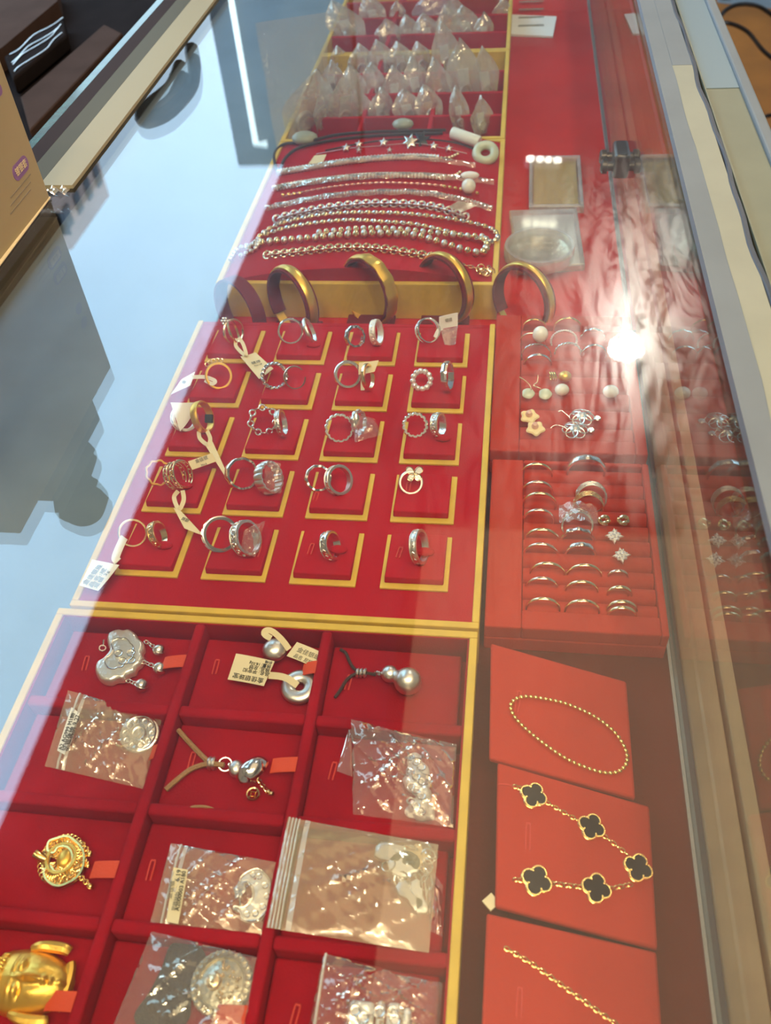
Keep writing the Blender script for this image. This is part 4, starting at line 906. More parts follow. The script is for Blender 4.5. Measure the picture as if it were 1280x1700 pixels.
def seg(a, b_): 
    A, B = on2(*a, .0012), on2(*b_, .0012); n = max(2, int(np.linalg.norm(B - A) / .0021)); return [A + (B - A) * i / n for i in range(n + 1)]
b = MB()
for a, b_ in (((906, 1331), (961, 1363)), ((1001, 1386), (1044, 1420)), ((1050, 1468), (1011, 1476)), ((968, 1473), (912, 1466)), ((869, 1462), (852, 1460)), ((866, 1309), (852, 1305))): chain_links(b, seg(a, b_), .0021, .00095, .00030, n2)
b.build('chain', M['gold'], t)
MB().tube(smoothpath([on2(828, 1302, .0006), on2(840, 1302, .0008), on2(854, 1306, .001)], 10), .0004, 5).build('thread', M['slot'], t)
A, B = on3(838, 1573, .001), on3(1040, 1712, .001); mid = (A + B) / 2 + (on3(930, 1648, .001) - on3(939, 1642, .001)) * .4
P = resample(smoothpath([A, on3(885, 1601, .001), on3(935, 1637, .001), on3(985, 1673, .001), B], 60), .0020)
tag(chain_links(MB(), P, .0020, .0009, .00030, n3).build('fine_chain', M['gold']), 'fine gold link chain running diagonally over the lowest card', 'chain')
#PART5
# ================================================================== BANGLES ON STANDS
def bangle_stand(label, px, py, yaw, with_bangle=None, mt='gold', Rb=.0300, bw=.0085, style='plain'):
    """px,py: top of the upright bangle"""
    z = .018; Rs = Rb - .0012
    n = nrm(V(-math.sin(math.radians(yaw)), -math.cos(math.radians(yaw)), .10))
    z = ZD + .003 + 2 * Rb * .97
    top = at(px, py, z); up = nrm(V(0, 0, 1) - n * n[2]); c = top - up * Rb
    s = nrm(np.cross(up, n)); t = empty('bangle_stand', V(c[0], c[1], ZD), label, 'bangle stand', 'bangle stands behind the ring tray')
    MB().band(c, n, Rs, [(-.0022, -.0062), (0, -.0062), (0, .0062), (-.0022, .0062)], 40, a0=-.75, a1=PI + .75, up=(0, 0, 1)).build('hoop', M['darkfelt'], t, ang=50)
    MB().box(c[0] - .021, c[0] + .021, c[1] - .012, c[1] + .012, ZD, ZD + .004).build('foot', M['darkfelt'], t, bevel=.001)
    if with_bangle:
        b = MB()
        pr = [(-.0009, -bw / 2), (.0003, -bw / 2), (.0012, -bw * .2), (.0012, bw * .2), (.0003, bw / 2), (-.0009, bw / 2)]
        if style == 'plain': b.band(c, n, Rb, pr, 72)
        else: b.band(c, n, Rb, pr, 96, mod=lambda a: (1, 1 + .10 * abs(math.sin(6 * a)), .0004 * math.sin(12 * a)))
        a_ = tag(b.build('bangle', M[mt]), with_bangle, 'bangle', 'gold bangles on stands')
    return t
bangle_stand('dark red bangle stand at the far left in the sky reflection', 392, 462, 40)
bangle_stand('dark red stand under the flat matte gold bangle', 482, 446, 42, 'flat matte gold bangle, leftmost of the four', 'gold_b', bw=.0080)
bangle_stand('dark red stand under the widest polished bangle', 612, 428, 40, 'wide highly polished gold bangle with wavy rim in the middle', 'gold_b', bw=.0105, style='wave')
bangle_stand('dark red stand under the slim rounded bangle', 742, 424, 42, 'slim rounded gold bangle right of the wide polished one', 'gold_b', bw=.0065)
bangle_stand('dark red stand beside the clear cases', 876, 441, 40, 'plain gold bangle at the right beside the round clear capsule', 'gold_b', bw=.0060)

# ================================================================== BRACELETS AND NECKLACES ON THE DOMED CUSHION
GB = 'bracelets and necklaces on the domed cushion'
def dpath(pts, lift, n=60, closed=False): return smoothpath([atdome(x, y, lift) for x, y in pts], n, closed)
# 1 dark cord bracelet with jade
P = dpath([(740, 216), (690, 217), (620, 219), (560, 224), (505, 236), (470, 240), (455, 258), (462, 284), (474, 262), (500, 244), (560, 232), (640, 224), (735, 221)], .003, 90)
t = empty('cord_bracelet', P[30], 'dark braided cord bracelet with two grey green oval stones at the back', 'bracelet', GB)
MB().tube(P, .0016, 7).build('cord', M['cord_d'], t)
for px, py, w_ in ((506, 229, 44), (669, 206, 36)):
    c = atdome(px, py, .005); MB().sphere(c, pxsize(w_ / 2, c), 16, 10, (1, .75, .45)).build('oval_stone', M['jade_g'], t)
# 2 cord with tube and donut
P = dpath([(540, 250), (600, 238), (660, 231), (720, 232), (760, 238), (786, 247)], .003, 50)
t = empty('jade_bracelet', P[20], 'thin dark cord bracelet ending in a white jade tube and a pale jade ring', 'bracelet', GB)
MB().tube(P, .0009, 6).build('cord', M['cord_d'], t)
a, c = atdome(750, 220, .007), atdome(796, 236, .007); MB().tube([a, a + (c - a) * .05, c - (c - a) * .05, c], lambda q: .0062 if .02 < q < .98 else .0055, 14).build('jade_tube', M['jade_w'], t, ang=30)
c = atdome(806, 254, .006); MB().torus(c, (0, -.5, .87), pxsize(15, c), pxsize(7.5, c), 28, 12).build('jade_ring', M['jade'], t)
# 3 star charms
P = dpath([(525, 256), (575, 247), (620, 243), (690, 238), (735, 246), (775, 255)], .002, 40)
t = empty('star_bracelet', P[15], 'fine chain bracelet with small silver stars and a dark flower charm', 'bracelet', GB)
MB().tube(P, .0005, 5).build('chain', M['silver_m'], t)
def star(px, py, r, mt, nm='star_charm', pts=5):
    c = atdome(px, py, .004); ol = []
    for k in range(pts * 2): a = PI * k / pts + .3; rr = r if k % 2 == 0 else r * .48; ol.append((rr * math.cos(a), rr * math.sin(a)))
    MB().prism(ol, c, (1, 0, 0), (0, .8, .6), (0, -.6, .8), .0016, inset=.0006, dome=.0005).build(nm, M[mt], t)
for px, py, r in ((575, 246, .0052), (596, 240, .0048), (596, 250, .0040), (637, 237, .0055), (647, 250, .0038), (720, 243, .0052), (745, 247, .0045)): star(px, py, r, 'silver_m')
star(681, 236, .0095, 'silver_r', 'flower_charm', 6); star(700, 232, .0100, 'black', 'flower_charm', 6)
# sleeved / plain chains
def sleeve(parent, pts, wpx):
    P = dpath(pts, .004, 30); b = MB(); k = len(P)
    def f(s, t_):
        i = min(k - 2, int(s * (k - 1))); fr = s * (k - 1) - i; p = P[i] * (1 - fr) + P[i + 1] * fr; d = nrm(P[i + 1] - P[i]); q = np.cross(d, (0, 0, 1))
        return p + q * (t_ - .5) * pxsize(wpx, p) * 1.25 + V(0, 0, .0025 * math.sin(PI * t_) + .0005 * math.sin(s * 60 + t_ * 9))
    b.grid(f, 60, 6); b.build('film_sleeve', M['film_wrap'], parent, ang=30)
def bead_strand(parent, pts, r, mt, name='bead_strand', n=120, closed=False, sq=(1, 1, 1), step=2.0, lift=.003, alt=None):
    P = resample(dpath(pts, lift, n, closed), r * step, closed); b = MB(); b2 = MB()
    for i, p in enumerate(P):
        d = nrm(P[min(i + 1, len(P) - 1)] - P[max(i - 1, 0)]); u, v, w_ = frame_of(d)
        (b2 if alt and i % 2 else b).sphere(p, r, 8, 6, sq, (u, v, w_))
    b.build(name, M[mt], parent)
    if alt: b2.build(name, M[alt], parent)
def link_strand(parent, pts, step, w_, wire, mt, name='chain', n=120, lift=.0025):
    P = resample(dpath(pts, lift, n), step); b = MB()
    for i in range(len(P) - 1):
        a, c = P[i], P[i + 1]; d = nrm(c - a); s = np.cross((0, 0, 1), d); up = np.cross(d, s); nn = nrm(up + s * (.55 if i % 2 else -.55)); e = np.cross(nn, d); m_ = (a + c) / 2
        b.tube([m_ + d * step * .85 * math.cos(q) + e * w_ * math.sin(q) for q in np.linspace(0, 2 * PI, 11)[:-1]], wire, 5, True)
    b.build(name, M[mt], parent)
def bracelet(label, p): 
    c = atdome(*p, .0); return empty('chain_bracelet', c, label, 'bracelet', GB)
t = bracelet('white gold snake chain bracelet in a clear sleeve, third from the back', (600, 266))
P = dpath([(462, 286), (500, 280), (560, 270), (620, 263), (680, 260), (728, 262)], .003, 60)
MB().band(P[0], (1, 0, 0), .002, [(-.0004, -.0004), (.0004, -.0004), (.0004, .0004), (-.0004, .0004)], 12).tube(P, .0030, 8).build('snake_chain', M['silver_w'], t)
b = MB(); 
for i, p in enumerate(resample(P, .0034)): b.torus(p, nrm(P[min(40, i) + 1] - P[min(40, i)]), .0030, .0006, 10, 5)
b.build('chain_rings', M['silver_m'], t); bead_strand(t, [(726, 262), (745, 262), (760, 256)], .0018, 'gold_p', 'clasp')
sleeve(t, [(460, 287), (560, 270), (680, 261), (790, 275)], 13)
MB().hexa([atdome(512, 272, .006), atdome(536, 270, .006), atdome(542, 256, .007), atdome(522, 258, .007)], [atdome(512, 272, .0064), atdome(536, 270, .0064), atdome(542, 256, .0074), atdome(522, 258, .0074)]).build('price_tag', M['paper'], t, smooth=False)
t = bracelet('pale gold snake chain in a clear sleeve with a white end block', (600, 293))
P = dpath([(458, 312), (500, 304), (560, 296), (620, 291), (690, 291), (740, 294)], .003, 60)
MB().tube(P, .0028, 8).build('snake_chain', M['silver_w'], t); b = MB()
for i, p in enumerate(resample(P, .0034)): b.torus(p, nrm(P[min(40, i) + 1] - P[min(40, i)]), .0028, .0006, 10, 5)
b.build('chain_rings', M['gold_p'], t); bead_strand(t, [(740, 294), (756, 291), (764, 286)], .0018, 'gold_p', 'clasp')
c = atdome(780, 291, .006); MB().sphere(c, .0062, 14, 8, (1.5, .6, .6)).build('end_block', M['white'], t); sleeve(t, [(452, 313), (560, 297), (690, 291), (820, 302)], 15)
t = bracelet('thin rose gold chain with a gold clasp and a single round pearl', (620, 305))
link_strand(t, [(470, 326), (540, 312), (620, 304), (690, 305), (740, 309)], .0028, .0010, .0004, 'rose'); bead_strand(t, [(470, 324), (498, 321)], .002, 'gold', 'clasp'); bead_strand(t, [(738, 310), (752, 312), (768, 315), (792, 321)], .0021, 'gold', 'clasp')
c = atdome(778, 309, .009); MB().sphere(c, pxsize(12, c), 18, 12).build('pearl', M['pearl'], t)
t = bracelet('twisted rope chain in a clear sleeve, middle of the cushion', (620, 318))
bead_strand(t, [(448, 344), (500, 333), (560, 323), (630, 318), (700, 320), (760, 328), (815, 344)], .0021, 'silver_m', 'rope_chain', 120, sq=(1, 1, .7), step=1.5); sleeve(t, [(440, 346), (560, 324), (700, 320), (818, 346)], 15)
t = bracelet('thick curb link silver chain with a small clear tag', (600, 340))
link_strand(t, [(456, 365), (500, 353), (560, 343), (620, 338), (690, 340), (735, 347), (775, 362)], .0042, .0042, .0012, 'silver_m')
b = sheetq([atdome(742, 345, .008), atdome(768, 352, .008), atdome(793, 341, .009), atdome(760, 334, .009)], wob=.0006); b.build('film_tag', M['film_m'], t)
t = empty('bead_necklace', atdome(620, 360), 'long two strand necklace of gold and silver oval beads', 'necklace', GB)
LP = [(432, 392), (460, 374), (510, 361), (570, 354), (650, 354), (720, 360), (780, 370), (815, 380), (826, 394), (814, 401), (780, 393), (740, 384), (690, 373), (640, 369), (580, 366), (520, 371), (470, 380)]
bead_strand(t, LP, .0031, 'gold_p', 'oval_beads', 240, True, (.85, .85, 1.15), 2.15, .004, 'silver')
t = empty('ball_bracelet', atdome(600, 390), 'thick ball bead bracelet of pale gold beads with its tail curled right', 'bracelet', GB)
bead_strand(t, [(412, 412), (432, 403), (480, 398), (540, 393), (600, 388), (650, 388), (690, 391), (730, 402), (775, 416), (800, 419), (808, 408), (806, 398)], .0037, 'gold_p', 'ball_beads', 200, False, (1, 1, .85), 1.9, .004, 'silver_m')
bead_strand(t, [(530, 386), (600, 380), (660, 381), (720, 387), (760, 391), (800, 393)], .0033, 'silver_m', 'ball_beads', 120, False, (1, 1, .85), 1.9, .005, 'gold_p')
t = bracelet('flat pale gold curb bracelet nearest the front of the cushion', (600, 411))
link_strand(t, [(440, 424), (500, 418), (560, 412), (620, 412), (680, 420), (720, 427)], .0040, .0040, .0011, 'gold_p'); link_strand(t, [(720, 428), (770, 440), (800, 448)], .0034, .0014, .0005, 'gold_p')
b = MB(); rr = np.random.RandomState(4)
for k in range(9): b.torus(atdome(806 + rr.uniform(-12, 12), 450 + rr.uniform(-6, 8), .004), rr.normal(size=3), .0032, .0006, 14, 5)
b.build('clasp', M['gold_p'], t)
t = empty('silver_chain', atdome(410, 412), 'loose silver chain end spilling left over the tray rim in the sky reflection', 'chain', GB)
bead_strand(t, [(383, 430), (392, 416), (404, 409), (420, 405), (430, 395), (425, 412), (400, 424)], .0023, 'silver_m', 'beads', 60, lift=.004)

# ================================================================== CLEAR CASES ON THE RIGHT
q = [at(*p, ZD + .008) for p in ((878, 343), (970, 340), (958, 257), (868, 258))]
x0, x1, y0, y1 = q[0][0], q[1][0], q[0][1], q[2][1]
t = empty('cased_gold_sheet', ((x0 + x1) / 2, (y0 + y1) / 2, ZD), 'gold sheet in a clear square case lying on the red felt', 'gold sheet')
MB().box(x0 + .005, x1 - .005, y0 + .008, y1 - .008, ZD + .003, ZD + .005).build('gold_sheet', M['gold_foil'], t, smooth=False)
b = MB()
for a in ((x0, x1, y0, y0 + .006), (x0, x1, y1 - .006, y1), (x0, x0 + .004, y0 + .006, y1 - .006), (x1 - .004, x1, y0 + .006, y1 - .006)): b.box(a[0], a[1], a[2], a[3], ZD + .0003, ZD + .008)
b.build('case_rim', M['acryl_e'], t, smooth=False, bevel=.001); MB().box(x0 + .004, x1 - .004, y0 + .006, y1 - .006, ZD + .0072, ZD + .0082).build('case_lid', M['acryl'], t, smooth=False)
q = [at(*p, ZD + .008) for p in ((858, 446), (972, 438), (958, 345), (845, 348))]
t = empty('cased_silver_sheet', np.mean(q, 0) * V(1, 1, 0) + V(0, 0, ZD), 'silver sheet in a clear case under the round capsule', 'silver sheet')
B_ = [p + V(0, 0, -.0075) for p in q]; MB().hexa([p * .88 + np.mean(B_, 0) * .12 + V(0, 0, .002) for p in B_], [p * .88 + np.mean(B_, 0) * .12 + V(0, 0, .004) for p in B_]).build('silver_sheet', M['silver_m'], t, smooth=False)
MB().hexa(B_, q).build('case', M['acryl_e'], t, smooth=False, bevel=.0015)
c = at(895, 414, ZD + .017); R_ = pxsize(58, c)
t = empty('round_capsule', c - V(0, 0, .008), 'round clear coin capsule lying on the silver case', 'capsule')
MB().lathe(c - V(0, 0, .007), (0, 0, 1), [(R_ * .985, 0), (R_, .001), (R_, .010), (R_ * .98, .012), (R_ * .90, .012), (R_ * .88, .0105), (R_ * .88, .001)], 40).build('rim', M['acryl_e'], t)
MB().lathe(c - V(0, 0, .004), (0, 0, 1), [(.0005, 0), (R_ * .86, 0), (R_ * .86, .003), (.0005, .003)], 32).build('disc', M['film'], t)
q = [at(*p, ZD + .003) for p in ((848, 57), (918, 60), (924, 27), (850, 24))]
t = tag(MB().hexa([p - V(0, 0, .0025) for p in q], q).build('white_card', M['paperw'], smooth=False), 'white printed card lying on the red felt at the far end', 'card')
for k in range(4): MB().box(q[0][0] + .010, q[1][0] - .012, q[0][1] + .03 + k * .035, q[0][1] + .036 + k * .035, ZD + .003, ZD + .0033).build('print_line', M['inkg'], t, smooth=False)

# ================================================================== CLEAR BAGS STANDING IN THE FAR TRAYS
def cb(x, y): return 380 + x / 2.6667, y / 2.6667
ROWS = [
 ('nearest row', .640, [((322, 600), (385, 300), 150), ((422, 590), (412, 395), 60), ((508, 580), (530, 290), 105), ((585, 560), (560, 388), 85), ((668, 552), (672, 385), 80), ((800, 548), (772, 392), 90), ((900, 550), (862, 372), 90), ((1030, 585), (1002, 375), 60), ((1118, 595), (1112, 420), 70)]),
 ('second row', .700, [((452, 420), (452, 262), 70), ((560, 450), (536, 285), 70), ((632, 455), (628, 272), 80), ((742, 470), (722, 285), 80), ((838, 455), (806, 250), 85), ((940, 470), (902, 250), 85), ((1052, 470), (1022, 165), 105), ((1146, 455), (1118, 200), 85)]),
 ('third row', .770, [((492, 315), (478, 200), 60), ((590, 340), (575, 190), 80), ((690, 330), (650, 172), 80), ((770, 330), (742, 180), 80), ((858, 320), (832, 182), 75), ((968, 340), (935, 80), 90)]),
 ('fourth row', .850, [((715, 215), (692, 80), 80), ((802, 210), (782, 62), 80), ((890, 205), (858, 55), 80), ((985, 200), (955, 20), 85), ((1060, 190), (1032, 20), 90), ((1130, 200), (1128, 50), 60)]),
 ('fifth row', .920, [((560, 195), (455, 0), 110), ((655, 130), (610, -30), 80), ((750, 110), (740, 0), 50), ((920, 120), (890, -40), 130), ((1010, 130), (985, -30), 60), ((1190, 110), (1215, -20), 60)]),
]
ordw = ['first', 'second', 'third', 'fourth', 'fifth', 'sixth', 'seventh', 'eighth', 'ninth']
for ri, (rn, yy, L_) in enumerate(ROWS):
    for i, (bp_, tp_, wd) in enumerate(L_):
        B = at(*cb(*bp_), -.020); T = aty(*cb(*tp_), B[1] + .006); w_ = pxsize(wd / 2.6667, B) * 1.6; r_ = np.random.RandomState(ri * 20 + i)
        ax = nrm(T - B); side = nrm(V(1, .55 + r_.uniform(-.2, .2), 0)); H = np.linalg.norm(T - B); nn = nrm(np.cross(side, ax)); ph = r_.uniform(0, 6, 4)
        def prof(t): return min(1.0, .60 + .9 * t) if t < .45 else max(.03, 1 - ((t - .45) / .55) ** 1.6)
        b = MB()
        for sgn in (1, -1):
            def f(s, t, sgn=sgn):
                hw = prof(t) * w_ * .5; bul = sgn * w_ * .16 * math.sin(PI * s) * math.sin(PI * min(1, t * 1.05)) ** .7
                wr = .0024 * (math.sin(7 * t + 5 * s + ph[0]) * math.sin(9 * s + ph[1]) + .7 * abs(math.sin(13 * s - 6 * t + ph[2])))
                return B + ax * H * t + side * (s - .5) * 2 * hw + nn * (bul + wr)
            b.grid(f, 9, 12)
        purple = (ri, i) in ((4, 3),)
        o = tag(b.build('clear_bag', M['film_p' if purple else 'film_s'], ang=25),
                ('lilac tinted bag at the top edge of the farthest tray' if purple else 'clear bag standing in the far trays, %s, %s from the left' % (rn, ordw[i])), 'plastic bag', 'clear bags standing in the far trays')
        if not purple:
            # a folded paper insert and small silver piece show through
            c = B + ax * H * .35; b = MB(); s2 = w_ * .30
            b.obox(c - nn * .0004, side, ax, nn, s2, H * .40, .0006); b.build('paper_insert', M['paperw' if (i + ri) % 3 else 'pink'], o, smooth=False)
            MB().torus(B + ax * H * .22 + nn * .002, nn + side * .3, w_ * .16, w_ * .05, 12, 6).build('silver_piece', M['silver_m'], o)
q = [at(470, 255, .0), at(560, 200, .0), aty(548, 0, .86), aty(423, 38, .72)]
o = crumple(None, [(0, 0)] * 4, 0) if False else None
r_ = np.random.RandomState(11); A0, A1, A2, A3 = at(462, 250, -.01), at(545, 190, -.01), aty(545, 20, .82), aty(425, 38, .72)
b = MB()
for off in (0, .006):
    b.grid(lambda s, t: (A0 * (1 - s) + A1 * s) * (1 - t) + (A3 * (1 - s) + A2 * s) * t + V(0, -1, .3) * (off + .003 * math.sin(9 * s + 4 * t) * math.sin(7 * t)), 16, 18)
tag(b.build('clear_sleeve', M['film_wrap'], ang=25), 'large clear sleeve standing at the left end of the bag trays', 'plastic bag')
#PART6
# ================================================================== PENDANTS IN THE COMPARTMENT TRAY
UP = V(0, 0, 1)
def flat_frame(px, py, dirpx, z):
    """centre, unit vectors u (along the pixel direction) and v on the flat tray floor"""
    c = at(px, py, z); u = at(px + dirpx[0], py + dirpx[1], z) - c; u = nrm(u); return c, u, np.cross(UP, u)
def lobed(fn, n=60): return [(fn(a) * math.cos(a), fn(a) * math.sin(a)) for a in np.linspace(0, 2 * PI, n + 1)[:-1]]
def px_outline(pts, z, n=120): return [(p[0], p[1]) for p in smoothpath([at(x, y, z) for x, y in pts], n, True)]
def bell(parent, px, py, rpx, link_from, mt='silver_r', z=ZC):
    c = at(px, py, z + .004); r = pxsize(rpx, c); c[2] = z + r + .0004
    o = MB().sphere(c, r, 16, 12).torus(c, (.3, .6, .7), r * 1.0, r * .08, 24, 5).build('bell', M[mt], parent)
    a = at(*link_from, z + .003); P = [a + (c - a) * t for t in np.linspace(0, .85, 5)]; b = MB(); d = nrm(c - a); s = np.cross(d, UP)
    for i in range(4):
        m_ = (P[i] + P[i + 1]) / 2; nn = UP if i % 2 == 0 else nrm(s + UP * .4); e = np.cross(nn, d); L_ = np.linalg.norm(P[1] - P[0])
        b.tube([m_ + d * L_ * .68 * math.cos(q) + e * .0011 * math.sin(q) for q in np.linspace(0, 2 * PI, 11)[:-1]], .00036, 5, True)
    b.build('link', M[mt], o)
# r1c1 silver lock pendant with three bells
zp = ZC + .0004
ol = px_outline([(182, 1052), (196, 1046), (206, 1047), (216, 1046), (226, 1053), (231, 1061), (238, 1067), (240, 1077), (237, 1084), (239, 1093), (235, 1103), (228, 1109), (224, 1117), (214, 1121), (206, 1129), (194, 1130), (184, 1134), (171, 1132), (162, 1124), (158, 1112), (162, 1100), (171, 1094), (177, 1088), (182, 1080), (179, 1070), (178, 1060)], zp + .003)
t = empty('lock_pendant', (*np.mean(ol, 0), ZC), 'puffed silver longevity lock pendant with three round bells', 'pendant')
b = MB(); g = np.mean(ol, 0); b.puff(ol, (0, 0, zp), (1, 0, 0), (0, 1, 0), UP, .0055, .0021); b.build('lock_body', M['silver_e'], t, ang=60)
inner = [(g[0] + (x - g[0]) * .58, g[1] + (y - g[1]) * .58) for x, y in ol]; MB().tube([V(x, y, zp + .0058) for x, y in inner], .00045, 5, True).build('engraved_border', M['silver'], t)
c = at(206, 1090, zp + .006); b = MB()
for k, (dx, dy) in enumerate(((-.004, .002), (.003, .003), (0, -.003), (.005, -.002))): b.torus(c + V(dx, dy, 0), UP, .0022, .0004, 14, 5)
b.build('engraved_flowers', M['silver'], t)
c = at(170, 1076, zp + .004); MB().torus(c, (.4, 0, 1), .0018, .0005, 14, 6).build('bail', M['silver'], t)
MB().tube([at(171, 1072, zp + .003), at(172, 1062, zp + .004)], .0005, 6).build('bail_pin', M['silver'], t)
bell(t, 264, 1080, 10.5, (241, 1064)); bell(t, 265, 1110, 11, (236, 1098)); bell(t, 235, 1138, 11, (211, 1130))
# r1c2 silver donut with bead and two tags
c = at(497, 1139, ZC + .004); t = empty('donut_pendant', c * V(1, 1, 0) + V(0, 0, ZC), 'matte silver ring shaped pendant with price tag beside a round bead', 'pendant')
R_ = pxsize(19.5, c); r_ = pxsize(12, c); c[2] = ZC + r_ * .7 + .0004
MB().torus(c, (0, -.05, 1), R_, r_, 40, 14, .7).build('ring_body', M['silver_m'], t)
st = at(524, 1141, c[2] + r_ * .62); b = MB()
for a in ((-.0018, .0018, -.0034, -.0030), (-.0018, .0018, .0030, .0034), (-.0018, -.0014, -.003, .003), (.0014, .0018, -.003, .003)): b.box(st[0] + a[0], st[0] + a[1], st[1] + a[2], st[1] + a[3], st[2] - .001, st[2] + .0003)
b.build('stamp', M['ink'], t, smooth=False)
zt = ZC + .008
o = ptag(t, [(378, 1128), (438, 1139), (456, 1098), (392, 1085)], zt, 'paper', [(446, 1121, zt), (466, 1123, zt + .001), (480, 1128, zt + .001), (494, 1138, zt - .001)], [], sw=.0038)
for s, pa, pb, h in (('金佳银珠宝', (437, 1130), (387, 1120), .0050), ('品名: 平安扣', (447, 1119), (404, 1111), .0029), ('饰品: 足银', (448, 1112), (414, 1106), .0026), ('饰重: 18.03g', (450, 1106), (414, 1100), .0026), ('价格', (452, 1100), (440, 1098), .0026)): along(o, s, pa, pb, zt + .0007, h, 'ink')
c = at(456, 1079, ZC + .006); r_ = pxsize(20.5, c); c[2] = ZC + r_ * .8 + .0004
t = empty('bead_pendant', c * V(1, 1, 0) + V(0, 0, ZC), 'round flat sided matte silver bead with its tag lying behind the ring pendant', 'pendant')
MB().sphere(c, r_, 24, 16, (1, 1, .8)).build('bead', M['silver_m'], t)
zt = ZC + .0065
o = ptag(t, [(476, 1089), (522, 1108), (538, 1085), (493, 1066)], zt, 'paper', [(480, 1078, zt + .002), (468, 1062, zt + .006), (452, 1048, zt + .010), (441, 1047, zt + .011), (439, 1053, zt + .010), (450, 1060, zt + .010)], [], sw=.0034)
along(o, '金佳银珠', (494, 1078), (530, 1093), zt + .0007, .0040); along(o, '品名 足银', (488, 1088), (518, 1101), zt + .0007, .0026)
# r1c3 gourd on dark cord
t = empty('gourd_pendant', at(660, 1130, ZC), 'matte silver gourd pendant on a dark forked cord', 'pendant')
c1 = at(647, 1119, ZC + .005); r1 = pxsize(14.5, c1); c2 = at(677, 1131, ZC + .007); r2 = pxsize(23, c2); c1[2] = ZC + r1 + .001; c2[2] = ZC + r2 + .0004
c1 = at(647, 1119, c1[2]); c2 = at(677, 1131, c2[2])
ax = nrm(c2 - c1); d12 = np.linalg.norm(c2 - c1); pr = []
for a in np.linspace(.02, 2.35, 12): pr.append((r1 * math.sin(a), -r1 * math.cos(a)))
for a in np.linspace(.62, PI - .02, 14): pr.append((r2 * math.sin(a), d12 - r2 * math.cos(a)))
MB().lathe(c1, ax, pr, 30).build('gourd_body', M['silver_m'], t, ang=60)
MB().torus(at(629, 1118, ZC + .006), (.2, 1, .3), .0022, .0007, 16, 6).build('bail', M['silver'], t)
zc = ZC + .003
b = MB(); b.tube(smoothpath([at(565, 1078, zc), at(574, 1084, zc), at(580, 1098, zc), at(589, 1111, zc + .001), at(604, 1116, zc + .002), at(624, 1120, zc + .002)], 24), .00095, 7)
b.tube(smoothpath([at(556, 1158, zc), at(566, 1144, zc), at(576, 1128, zc), at(590, 1119, zc + .001), at(606, 1117, zc + .002)], 24), .00095, 7); b.build('cord', M['cord_d'], t)
for px in (594, 600, 606): 
    p = at(px, 1117, zc + .001); MB().torus(p, nrm(at(px + 6, 1118, zc + .001) - p), .0020, .0008, 14, 6).build('cord_bead', M['silver_m'], t)
# --- bags
def zipbag(label, quad, z, mt='film', seed=0, zip_s=(.0, .0), amp=.0011, bulge=.003, nu=44, nv=34, grp='zip bags in the compartments'):
    """quad: top-left.. clockwise px corners; s runs along the first edge"""
    q = [at(x, y, (z[i] if isinstance(z, (list, tuple)) else z)) for i, (x, y) in enumerate(quad)]
    r_ = np.random.RandomState(seed); ph = r_.uniform(0, 6, 9); fr = r_.uniform(4, 17, 9)
    def base(s, t): return (q[0] * (1 - s) + q[1] * s) * (1 - t) + (q[3] * (1 - s) + q[2] * s) * t
    def f(s, t):
        e = (math.sin(PI * s) * math.sin(PI * t)) ** .6
        cr = lambda x: (1 - abs(math.sin(x))) ** 5
        w_ = 1.3 * cr(fr[0] * s + fr[1] * t + ph[0]) + 1.1 * cr(fr[2] * s - fr[3] * t + ph[1]) + .9 * cr(fr[4] * s * .7 + fr[5] * t + ph[2]) + .8 * cr(fr[6] * 1.3 * s - fr[7] * t + ph[3]) + .5 * math.sin(3 * s + 4 * t + ph[4])
        return base(s, t) + V(0, 0, bulge * e + amp * w_ * (.15 + .85 * e))
    b = MB(); b.grid(f, nu, nv); o = b.build('zip_bag', M[mt], ang=22); tag(o, label, 'plastic bag', grp)
    if zip_s[1]:
        for k in range(4 if zip_s[1] - zip_s[0] > .08 else 2):
            s0 = zip_s[0] + (zip_s[1] - zip_s[0]) * k / 4
            MB().tube([f(s0, t) + V(0, 0, .0006) for t in np.linspace(0, 1, 14)], .00045, 5).build('zip_ridge', M['zip'], o)
        s0 = zip_s[1] + .015
        b = MB(); b.grid(lambda a, t: f(s0 + .035 * a, t) + V(0, 0, .0005), 2, 14); b.build('zip_strip', M['zip'], o)
    return o, f
# r2c1 coin pendant in bag
c, u, v = flat_frame(233, 1219, (30, -18), ZC + .002)
t = empty('coin_pendant', c * V(1, 1, 0) + V(0, 0, ZC), 'round engraved silver medal pendant inside a labelled zip bag', 'pendant')
ra, rb = pxsize(33, c), pxsize(33, c); ol = [(ra * math.cos(a), rb * math.sin(a)) for a in np.linspace(0, 2 * PI, 41)[:-1]]
n_ = nrm(UP + V(0, -.25, 0)); MB().prism(ol, c, u, np.cross(n_, u), n_, .0022, inset=.0007).build('medal', M['silver_r'], t)
MB().torus(c + n_ * .0023, n_, ra * .86, .0004, 36, 5).build('medal_rim', M['silver'], t)
b = MB()
for k in range(10):
    a = k * PI / 5; p = c + n_ * .0023 + ra * .66 * (u * math.cos(a) + np.cross(n_, u) * math.sin(a)); b.torus(p, n_, .0014, .00035, 10, 5)
b.torus(c + n_ * .0023, n_, ra * .32, .0005, 20, 5); b.build('medal_marks', M['silver_m'], t)
MB().torus(c - u * (ra + .0016) + UP * .001, (.3, 1, .3), .0017, .0006, 14, 6).build('bail', M['gold_p'], t)
o, f = zipbag('zip bag with printed label holding the round silver medal', [(113, 1146), (270, 1190), (238, 1310), (74, 1272)], [.002, -.009, -.010, -.006], seed=21, zip_s=(.13, .16), mt='film_m')
q = [at(107, 1253, -.002), at(95, 1246, -.002), at(119, 1174, .001), at(132, 1184, .001)]
